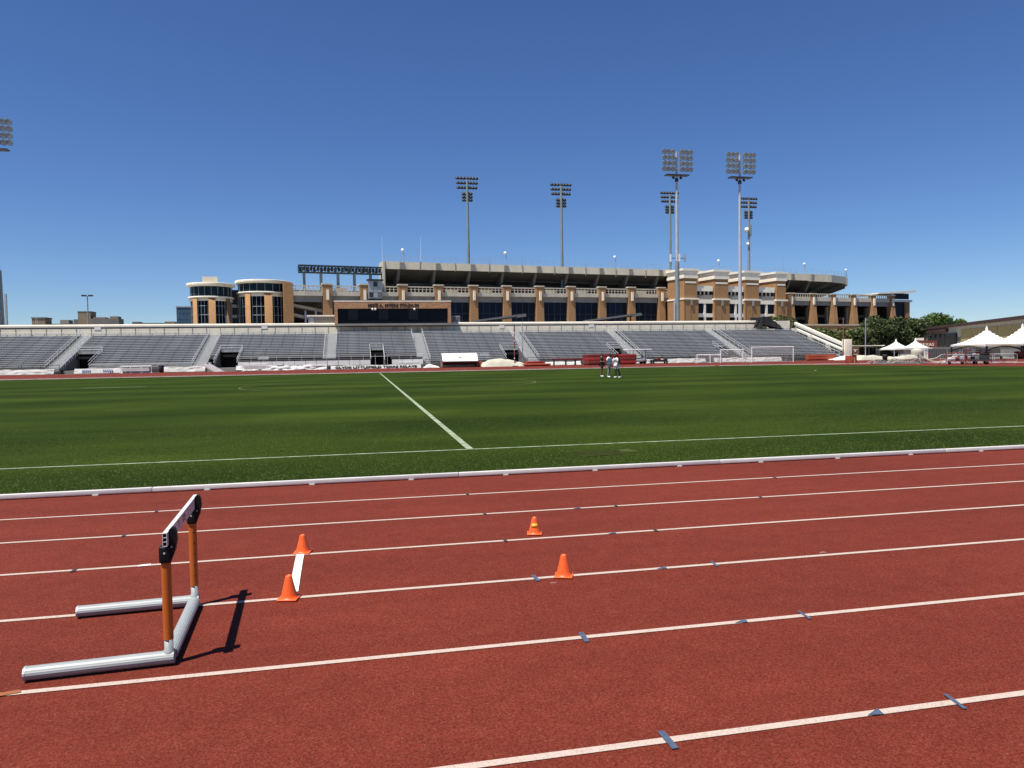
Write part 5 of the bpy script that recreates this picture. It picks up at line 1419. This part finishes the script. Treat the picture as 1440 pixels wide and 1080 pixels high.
MB().lathe([(0, 1.95), (.4, 1.9), (.95, 1.6), (1.0, 1.4), (1.0, .1), (0, .1)], 20).build('tank_body', CREAM, tk); MB().lathe([(.2, 1.9), (.2, 2.05), (0, 2.08)], 10).build('tank_lid', GALV, tk)
gf = thing('gear_frame', 'low grey gear rack with red bars under left big tent', 'rack', (91.5, 94.5, 0), R(-12))
for z in (.35, .8, 1.2):
    MB().box(-2.2, 2.2, -.35, .35, z, z + .05).build('shelf', GALV, gf)
    for i in range(6): MB().bbox(-2.0 + i * .7, -1.5 + i * .7, -.28, .28, z + .05, z + .2 + .1 * ((i * 7 + int(z * 10)) % 3), .02).build('gear_box', [DARK, MAROON, ROOFG, BLACK, TARP, RED][(i + int(z * 10)) % 6], gf)
for x in (-2.2, 2.15):
    for y in (-.35, .3): MB().box(x, x + .05, y, y + .05, 0, 1.5).build('upright', GALV, gf)
def screen_panel(lab, x, y, w, rz):
    t = thing('mesh_screen', lab, 'screen', (x, y, 0), rz, 'dark mesh screens behind the right end')
    MB().box(-w / 2, w / 2, -.02, .02, .15, 1.75).build('mesh', mat('screen_mesh', (0.05, 0.052, 0.05), .9, var=.2, scale=2), t)
    f = MB()
    for z in (.1, 1.8): f.tube((-w / 2, 0, z), (w / 2, 0, z), .03, n=5)
    k = int(w / 1.8)
    for i in range(k + 1): f.tube((-w / 2 + w * i / k, .03, 0), (-w / 2 + w * i / k, .03, 1.8), .03, n=5)
    f.build('screen_frame', GALV, t)
screen_panel('dark mesh screen beside the parked car', 99.5, 127, 6, R(4))
screen_panel('dark mesh screen between small tents and field house', 110, 123, 9, R(-14))
screen_panel('dark mesh screen under the left big tent', 99.0, 104.5, 12, R(-12))
def pipe_stand(lab, x, y, h, m):
    t = thing('pipe_stand', lab, 'stand', (x, y, 0), random.uniform(0, 3), 'small pipe stands on the D')
    MB().tube((0, 0, 0), (0, 0, h), .03, n=6).build('upright', m, t)
    for a in (0, 2.1, 4.2): MB().tube((0, 0, .3), (.4 * math.cos(a), .4 * math.sin(a), .01), .022, n=5).build('leg', m, t)
    MB().box(-.3, .3, -.03, .03, h, h + .06).build('cross_bar', m, t)
pipe_stand('red pipe stand between pipe heap and curved pipes', 66.6, 75.5, 1.2, RED)
pipe_stand('grey pipe stand left of the red cart', 64.6, 70.8, 1.1, GALV)
pipe_stand('dark pipe stand right of the red cart', 64.9, 68.3, 1.3, DARK)
pipe_stand('red pipe stand right of the black trailer', 66.8, 66.9, 1.0, RED)
tr = thing('leaning_tripod', 'wooden tripod stand left of the pipe heap', 'tripod', (60.3, 80.5, 0))
for a in range(3): MB().tube((.7 * math.cos(a * 2.1), .7 * math.sin(a * 2.1), 0), (0, 0, 1.0), .035, n=5).build('leg', BOX_BR, tr)
MB().bbox(-.15, .15, -.15, .15, .95, 1.15, .02).build('head', DARK, tr)

# ------------------------------------------------------------------ hurdle
hd = thing('hurdle', 'orange and silver training hurdle with white crossbar on near lanes', 'hurdle', (-1.055, 4.405, 0), R(3.7))
HAL = mat('hurdle_aluminium', (0.31, 0.33, 0.325), 0.5, metal=0.1, var=0.10, scale=9, streak=(.4, 3, 3))
def fluted(m, p0, p1, rx, rz, n=36):
    """extruded oval tube with long grooves"""
    p0, p1 = Vector(p0), Vector(p1); d = (p1 - p0).normalized(); a = Vector((0, 0, 1)).cross(d).normalized(); b = Vector((0, 0, 1))
    vs = []
    for p in (p0, p1):
        for i in range(n):
            t = 2 * math.pi * i / n; g = 1 - .022 * (i % 2)
            vs.append(p + a * (math.cos(t) * rx * g) + b * (math.sin(t) * rz * g))
    m.add(vs, [(i, (i + 1) % n, n + (i + 1) % n, n + i) for i in range(n)])
    m.add(vs[:n], [tuple(range(n))[::-1]]); m.add(vs[n:], [tuple(range(n))])
    return m
HZ = 0.042
for y, L_ in ((0, .70), (1.015, .715)):
    f = fluted(MB(), (-L_, y, HZ), (.028, y, HZ), .042, .036).build('base_leg', HAL, hd)
    e_ = MB(); fluted(e_, (-L_ - .012, y, HZ), (-L_ + .001, y, HZ), .044, .038); e_.build('end_cap', GALV, f)
    MB().lathe([(.030, HZ + .02), (.029, HZ + .04), (.0235, HZ + .044), (.0235, .16), (.0, .16)], 24, (0, y, 0)).build('post_sleeve', HAL, f)
fluted(MB(), (0.0, .043, HZ + .001), (0.0, .972, HZ + .001), .040, .034).build('cross_tube', HAL, hd)
for y in (0, 1.015):
    p = MB().tube((0, y, .145), (0, y, .615), .0265, n=24).build('upright', ORANGE_P, hd)
    if y:
        for z in (.22, .295, .37, .445, .52): MB().tube((.008, y - .0245, z), (.0092, y - .0280, z), .0042, n=8).build('hole_shade_dot', BLACK, p)  # black dots on the post, painted for the dark of holes
    # moulded black clip: socket over the post, curved arm up the back of the bar
    c = MB()
    c.bbox(-.032, .032, y - .035, y + .035, .578, .675, .016, 3)
    prof = [(.004, .60), (.034, .60), (.052, .645), (.062, .70), (.060, .745), (.050, .770), (.034, .774), (.0225, .762), (.0225, .70), (.004, .69)]
    c.prism(prof, 'y', y - .024, y + .024)
    c = c.build('bar_clip', BLACK, hd)
    MB().tube((-.002, y - .0345, .637), (-.002, y - .037, .637), .006, n=10).build('bolt', ALU_L, c)
    MB().tube((.035, y - .0245, .668), (.035, y - .0268, .668), .005, n=8).build('bolt', GALV, c)
bar = MB(); X0, X1, Y0, Y1, ZB, ZT = -.003, .0215, -.075, 1.135, .683, .757
th = .0028
bar.box(X0, X0 + th, Y0, Y1, ZB, ZT); bar.box(X1 - th, X1, Y0, Y1, ZB, ZT)
for z in (ZB, ZB + (ZT - ZB - th) / 3, ZB + 2 * (ZT - ZB - th) / 3, ZT - th): bar.box(X0 + th, X1 - th, Y0, Y1, z, z + th)
bar = bar.build('crossbar', mat('crossbar_white', (0.62, 0.60, 0.58), 0.4, var=.07, scale=12), hd)
MB().box(X0 + th + .0005, X1 - th - .0005, Y0 + .02, Y1 - .02, ZB + th + .001, ZB + .0235).build('cell_shade_fill', BLACK, bar)  # black fill in the cells, standing in for their shaded hollow
MB().box(X0 + th + .0005, X1 - th - .0005, Y0 + .02, Y1 - .02, ZB + .0275, ZB + .0475).build('cell_shade_fill', BLACK, bar)
MB().box(X0 + th + .0005, X1 - th - .0005, Y0 + .02, Y1 - .02, ZB + .0515, ZT - th - .001).build('cell_shade_fill', BLACK, bar)
pr = MB()   # worn red print on the shaded face
for y0, y1, z0, z1 in ((.30, .36, .735, .742), (.325, .337, .70, .742), (.47, .50, .70, .74), (.505, .545, .728, .74), (.505, .545, .70, .712), (.55, .575, .70, .74), (.69, .70, .70, .742), (.68, .71, .735, .742), (.80, .812, .70, .742)):
    MB().box(X1 + .0002, X1 + .0010, y0, y1, z0, z1).build('print_mark', REDP, bar)

# ------------------------------------------------------------------ cones and the strip between two of them
def cone(lab, x, y, h, rz, patch=False, s=1.0):
    t = thing('traffic_cone', lab, 'cone', (x, y, 0.004), rz, 'small orange cones on the lanes')
    w = .070 * s
    b = MB(); b.bbox(-w, w, -w, w, 0, .013, .005, 2); b.build('base', ORANGE, t)
    k = .057 * s
    prof = [(k + .006, .0125), (k, .018), (k * .93, .03), (k * .36 + .003, h - .012), (k * .36, h - .004), (k * .30, h), (k * .22, h), (k * .22, h - .03)]
    MB().lathe(prof, 28).build('cone_body', ORANGE, t)
    if patch:
        r = lambda z: k * .93 + (k * .36 + .003 - k * .93) * (z - .03) / (h - .042) + .0012
        MB().lathe([(r(.066) - .002, .066), (r(.066), .066), (r(.104), .104), (r(.104) - .002, .104)], 10, a0=-math.pi * .72, a1=-math.pi * .26).build('tape_patch', YELLOW, t)
    return t
cone('orange cone at the near end of the white strip', -.492, 5.405, .168, R(-12))
cone('orange cone at the far end of the white strip', -.482, 6.675, .158, R(-9), s=1.02)
cone('orange cone with a yellow patch on its side', 1.637, 6.785, .16, R(-14), True, s=1.0)
cone('orange cone beside the faint chalk scribble, rightmost on the lanes', 1.533, 5.415, .167, R(-20), s=1.0)
sp = MB()
def fs(u, v): return (-.473 - .033 * math.sin(u * 2.2) * .9 + (v - .5) * .065 + .012 * math.sin(math.pi * u), 5.555 + 1.045 * u, .0055 + .004 * abs(math.sin(u * 5)))
sp.grid(fs, 24, 2); sp.grid(lambda u, v: (lambda p: (p[0], p[1], p[2] - .002))(fs(1 - u, v)), 24, 2)
tag(sp.build('white_strip', TAPEW), 'white flat strip lying on the track between two orange cones', 'tape strip')

# ------------------------------------------------------------------ three athletes on the turf
def skin_mesh(joints, edges, radii, root, sub=2):
    me = bpy.data.meshes.new('limb_net')
    names = list(joints); idx = {n: i for i, n in enumerate(names)}
    me.from_pydata([joints[n] for n in names], [(idx[a], idx[b]) for a, b in edges], [])
    o = bpy.data.objects.new('limb_net', me); COL.objects.link(o)
    o.modifiers.new('skin', 'SKIN')
    sv = me.skin_vertices[0].data if me.skin_vertices else None
    for n in names:
        r = radii[n]; sv[idx[n]].radius = r if isinstance(r, tuple) else (r, r)
    sv[idx[root]].use_root = True
    s = o.modifiers.new('sub', 'SUBSURF'); s.levels = sub; s.render_levels = sub
    bpy.context.view_layer.update()
    out = bpy.data.meshes.new_from_object(o.evaluated_get(bpy.context.evaluated_depsgraph_get()))
    bpy.data.objects.remove(o)
    for p in out.polygons: p.use_smooth = True
    return out
def person(lab, x, y, rz, sc, pose, skin, shirt, shorts, legs, hair=HAIR, sleeves=True, long_legs=False):
    t = thing('person', lab, 'person', (x, y, .014), rz, 'athletes talking on the turf')
    t.scale = (sc, sc, sc)
    J = {'pelvis': (0, 0, .96), 'waist': (0, .0, 1.10), 'chest': (0, .02, 1.32), 'neck0': (0, .03, 1.46), 'neck': (0, .02, 1.54), 'head': (0, -.015, 1.62), 'crown': (0, 0, 1.71),
         'hl': (-.10, 0, .92), 'kl': (-.11, -.03, .50), 'al': (-.12, .03, .09), 'tl': (-.13, -.12, .04),
         'hr': (.10, 0, .92), 'kr': (.11, -.03, .50), 'ar': (.12, .03, .09), 'tr': (.13, -.12, .04),
         'sl': (-.18, .03, 1.41), 'el': (-.24, .04, 1.12), 'wl': (-.22, -.08, .88), 'fl': (-.21, -.12, .79),
         'sr': (.18, .03, 1.41), 'er': (.24, .04, 1.12), 'wr': (.22, -.08, .88), 'fr': (.21, -.12, .79)}
    J.update(pose)
    E = [('pelvis', 'waist'), ('waist', 'chest'), ('chest', 'neck0'), ('neck0', 'neck'), ('neck', 'head'), ('head', 'crown')]
    for s in 'lr': E += [('pelvis', 'h' + s), ('h' + s, 'k' + s), ('k' + s, 'a' + s), ('a' + s, 't' + s), ('neck0', 's' + s), ('s' + s, 'e' + s), ('e' + s, 'w' + s), ('w' + s, 'f' + s)]
    rad = {'pelvis': (.145, .10), 'waist': (.125, .09), 'chest': (.155, .105), 'neck0': (.10, .075), 'neck': .052, 'head': (.075, .09), 'crown': (.06, .07)}
    for s in 'lr': rad.update({'h' + s: .088, 'k' + s: .056, 'a' + s: .038, 't' + s: .032, 's' + s: .058, 'e' + s: .041, 'w' + s: .028, 'f' + s: .030})
    me = skin_mesh(J, E, rad, 'pelvis'); me.materials.append(skin)
    body = obj('body', me, t)
    # face and hands: nose, ears, fingers closed loosely
    V = lambda n: Vector(J[n])
    hdv = V('head')
    fm = MB(); fm.lathe([(0, .02), (.012, 0), (0, -.02)], 6, hdv + Vector((0, -.092, .0)))
    for s in (-1, 1): fm.lathe([(0, .03), (.016, 0), (0, -.03)], 6, hdv + Vector((s * .078, .0, .005)))
    for w_ in ('l', 'r'):
        f0 = V('f' + w_)
        for i in range(5):
            dx = (i - 2) * .016
            q = [f0 + Vector((0, dx, -.01)), f0 + Vector((.004, dx * 1.1, -.05 - .01 * (i in (1, 2, 3)))), f0 + Vector((.0, dx * 1.1 - .015, -.075 - .012 * (i in (1, 2, 3))))]
            if i == 4: q = [f0 + Vector((0, -.03, .02)), f0 + Vector((0, -.05, -.01)), f0 + Vector((0, -.05, -.035))]
            fm.path(q, .0085, n=5)
    fm.build('features', skin, body)
    em_ = MB()
    for s in (-1, 1): em_.lathe([(0, .010), (.010, 0), (0, -.010)], 6, hdv + Vector((s * .03, -.085, .025)))
    em_.build('eyes', BLACK, body)
    hr = MB().lathe([(0, .105), (.05, .09), (.082, .05), (.09, .0), (.082, -.02), (.0, -.0)], 14, hdv + Vector((0, .018, .035))); hr.build('hair', hair, t)
    # clothes a little proud of the body
    ks = ['pelvis', 'waist', 'chest', 'neck0', 'sl', 'sr']; Js = {k_: J[k_] for k_ in ks}
    Es = [('pelvis', 'waist'), ('waist', 'chest'), ('chest', 'neck0'), ('neck0', 'sl'), ('neck0', 'sr')]
    rs = {'pelvis': (.165, .125), 'waist': (.155, .12), 'chest': (.18, .13), 'neck0': (.11, .088), 'sl': .08, 'sr': .08}
    if sleeves:
        for s in 'lr':
            Js['m' + s] = tuple(V('s' + s).lerp(V('e' + s), .72)); Es.append(('s' + s, 'm' + s)); rs['m' + s] = .068
    me = skin_mesh(Js, Es, rs, 'waist'); me.materials.append(shirt); obj('shirt', me, t)
    Jp = {'pelvis': tuple(V('pelvis') + Vector((0, 0, -.02)))}; Ep = []; rp = {'pelvis': (.165, .125)}
    for s in 'lr':
        Jp['h' + s] = J['h' + s]; Jp['m' + s] = tuple(V('h' + s).lerp(V('k' + s), .72)); Ep += [('pelvis', 'h' + s), ('h' + s, 'm' + s)]; rp['h' + s] = .112; rp['m' + s] = .098
    me = skin_mesh(Jp, Ep, rp, 'pelvis'); me.materials.append(shorts); obj('shorts', me, t)
    if legs:
        for s in 'lr':
            Jl = {'m': tuple(V('h' + s).lerp(V('k' + s), .55)), 'k': J['k' + s], 'a': tuple(V('k' + s).lerp(V('a' + s), .86))}
            me = skin_mesh(Jl, [('m', 'k'), ('k', 'a')], {'m': .082, 'k': .068, 'a': .052}, 'k'); me.materials.append(legs); obj('legging', me, t)
    for s in 'lr':
        a, b = V('a' + s), V('t' + s)
        d_ = Vector((b.x - a.x, b.y - a.y, 0)).normalized()
        Jh = {'h': tuple(a - d_ * .03 + Vector((0, 0, -.025))), 'm': tuple(a + d_ * .09 + Vector((0, 0, -.04))), 'b': tuple(a + d_ * .21 + Vector((0, 0, -.048))), 'c': tuple(a + Vector((0, 0, .03)))}
        me = skin_mesh(Jh, [('h', 'm'), ('m', 'b'), ('h', 'c')], {'h': .055, 'm': .055, 'b': .045, 'c': .052}, 'm'); me.materials.append(CLOTH_W); obj('shoe', me, t)
    return t
person('person in black top and dark red tights, arms folded, leftmost of three', 18.05, 52.6, R(60), .99,
       {'el': (-.25, .05, 1.14), 'wl': (-.08, -.17, 1.18), 'fl': (0.0, -.18, 1.20), 'er': (.25, .05, 1.14), 'wr': (.08, -.19, 1.15), 'fr': (0, -.2, 1.13), 'kl': (-.12, -.04, .5), 'al': (-.14, .06, .09), 'tl': (-.15, -.09, .04), 'kr': (.12, .02, .5), 'ar': (.16, .1, .09), 'tr': (.18, -.05, .04)},
       SKIN_L, CLOTH_B, CLOTH_B, CLOTH_R)
person('person in loose white shirt and grey trousers, middle of the three', 18.0, 50.9, R(35), 1.0,
       {'chest': (0, -.03, 1.31), 'neck0': (0, -.05, 1.45), 'neck': (0, -.07, 1.53), 'head': (0, -.11, 1.60), 'crown': (0, -.1, 1.69), 'sl': (-.18, -.04, 1.40), 'sr': (.18, -.04, 1.40), 'kl': (-.13, -.06, .5), 'al': (-.16, -.02, .09), 'tl': (-.17, -.17, .04), 'kr': (.12, .05, .5), 'ar': (.14, .2, .09), 'tr': (.15, .05, .04)},
       SKIN, CLOTH_W, CLOTH_G, CLOTH_G)
person('person in white top and shorts over dark tights, rightmost of three', 18.1, 49.5, R(-70), .98,
       {'waist': (0, -.01, 1.09), 'chest': (0, -.07, 1.29), 'neck0': (0, -.12, 1.42), 'neck': (0, -.15, 1.49), 'head': (0, -.20, 1.56), 'crown': (0, -.2, 1.65), 'sl': (-.18, -.11, 1.37), 'sr': (.18, -.11, 1.37), 'el': (-.25, -.14, 1.09), 'wl': (-.2, -.3, 1.0), 'fl': (-.18, -.36, .98), 'er': (.25, -.12, 1.09), 'kr': (.12, .04, .5), 'ar': (.14, .2, .09), 'tr': (.15, .05, .04)},
       SKIN, CLOTH_W, CLOTH_W, CLOTH_N)
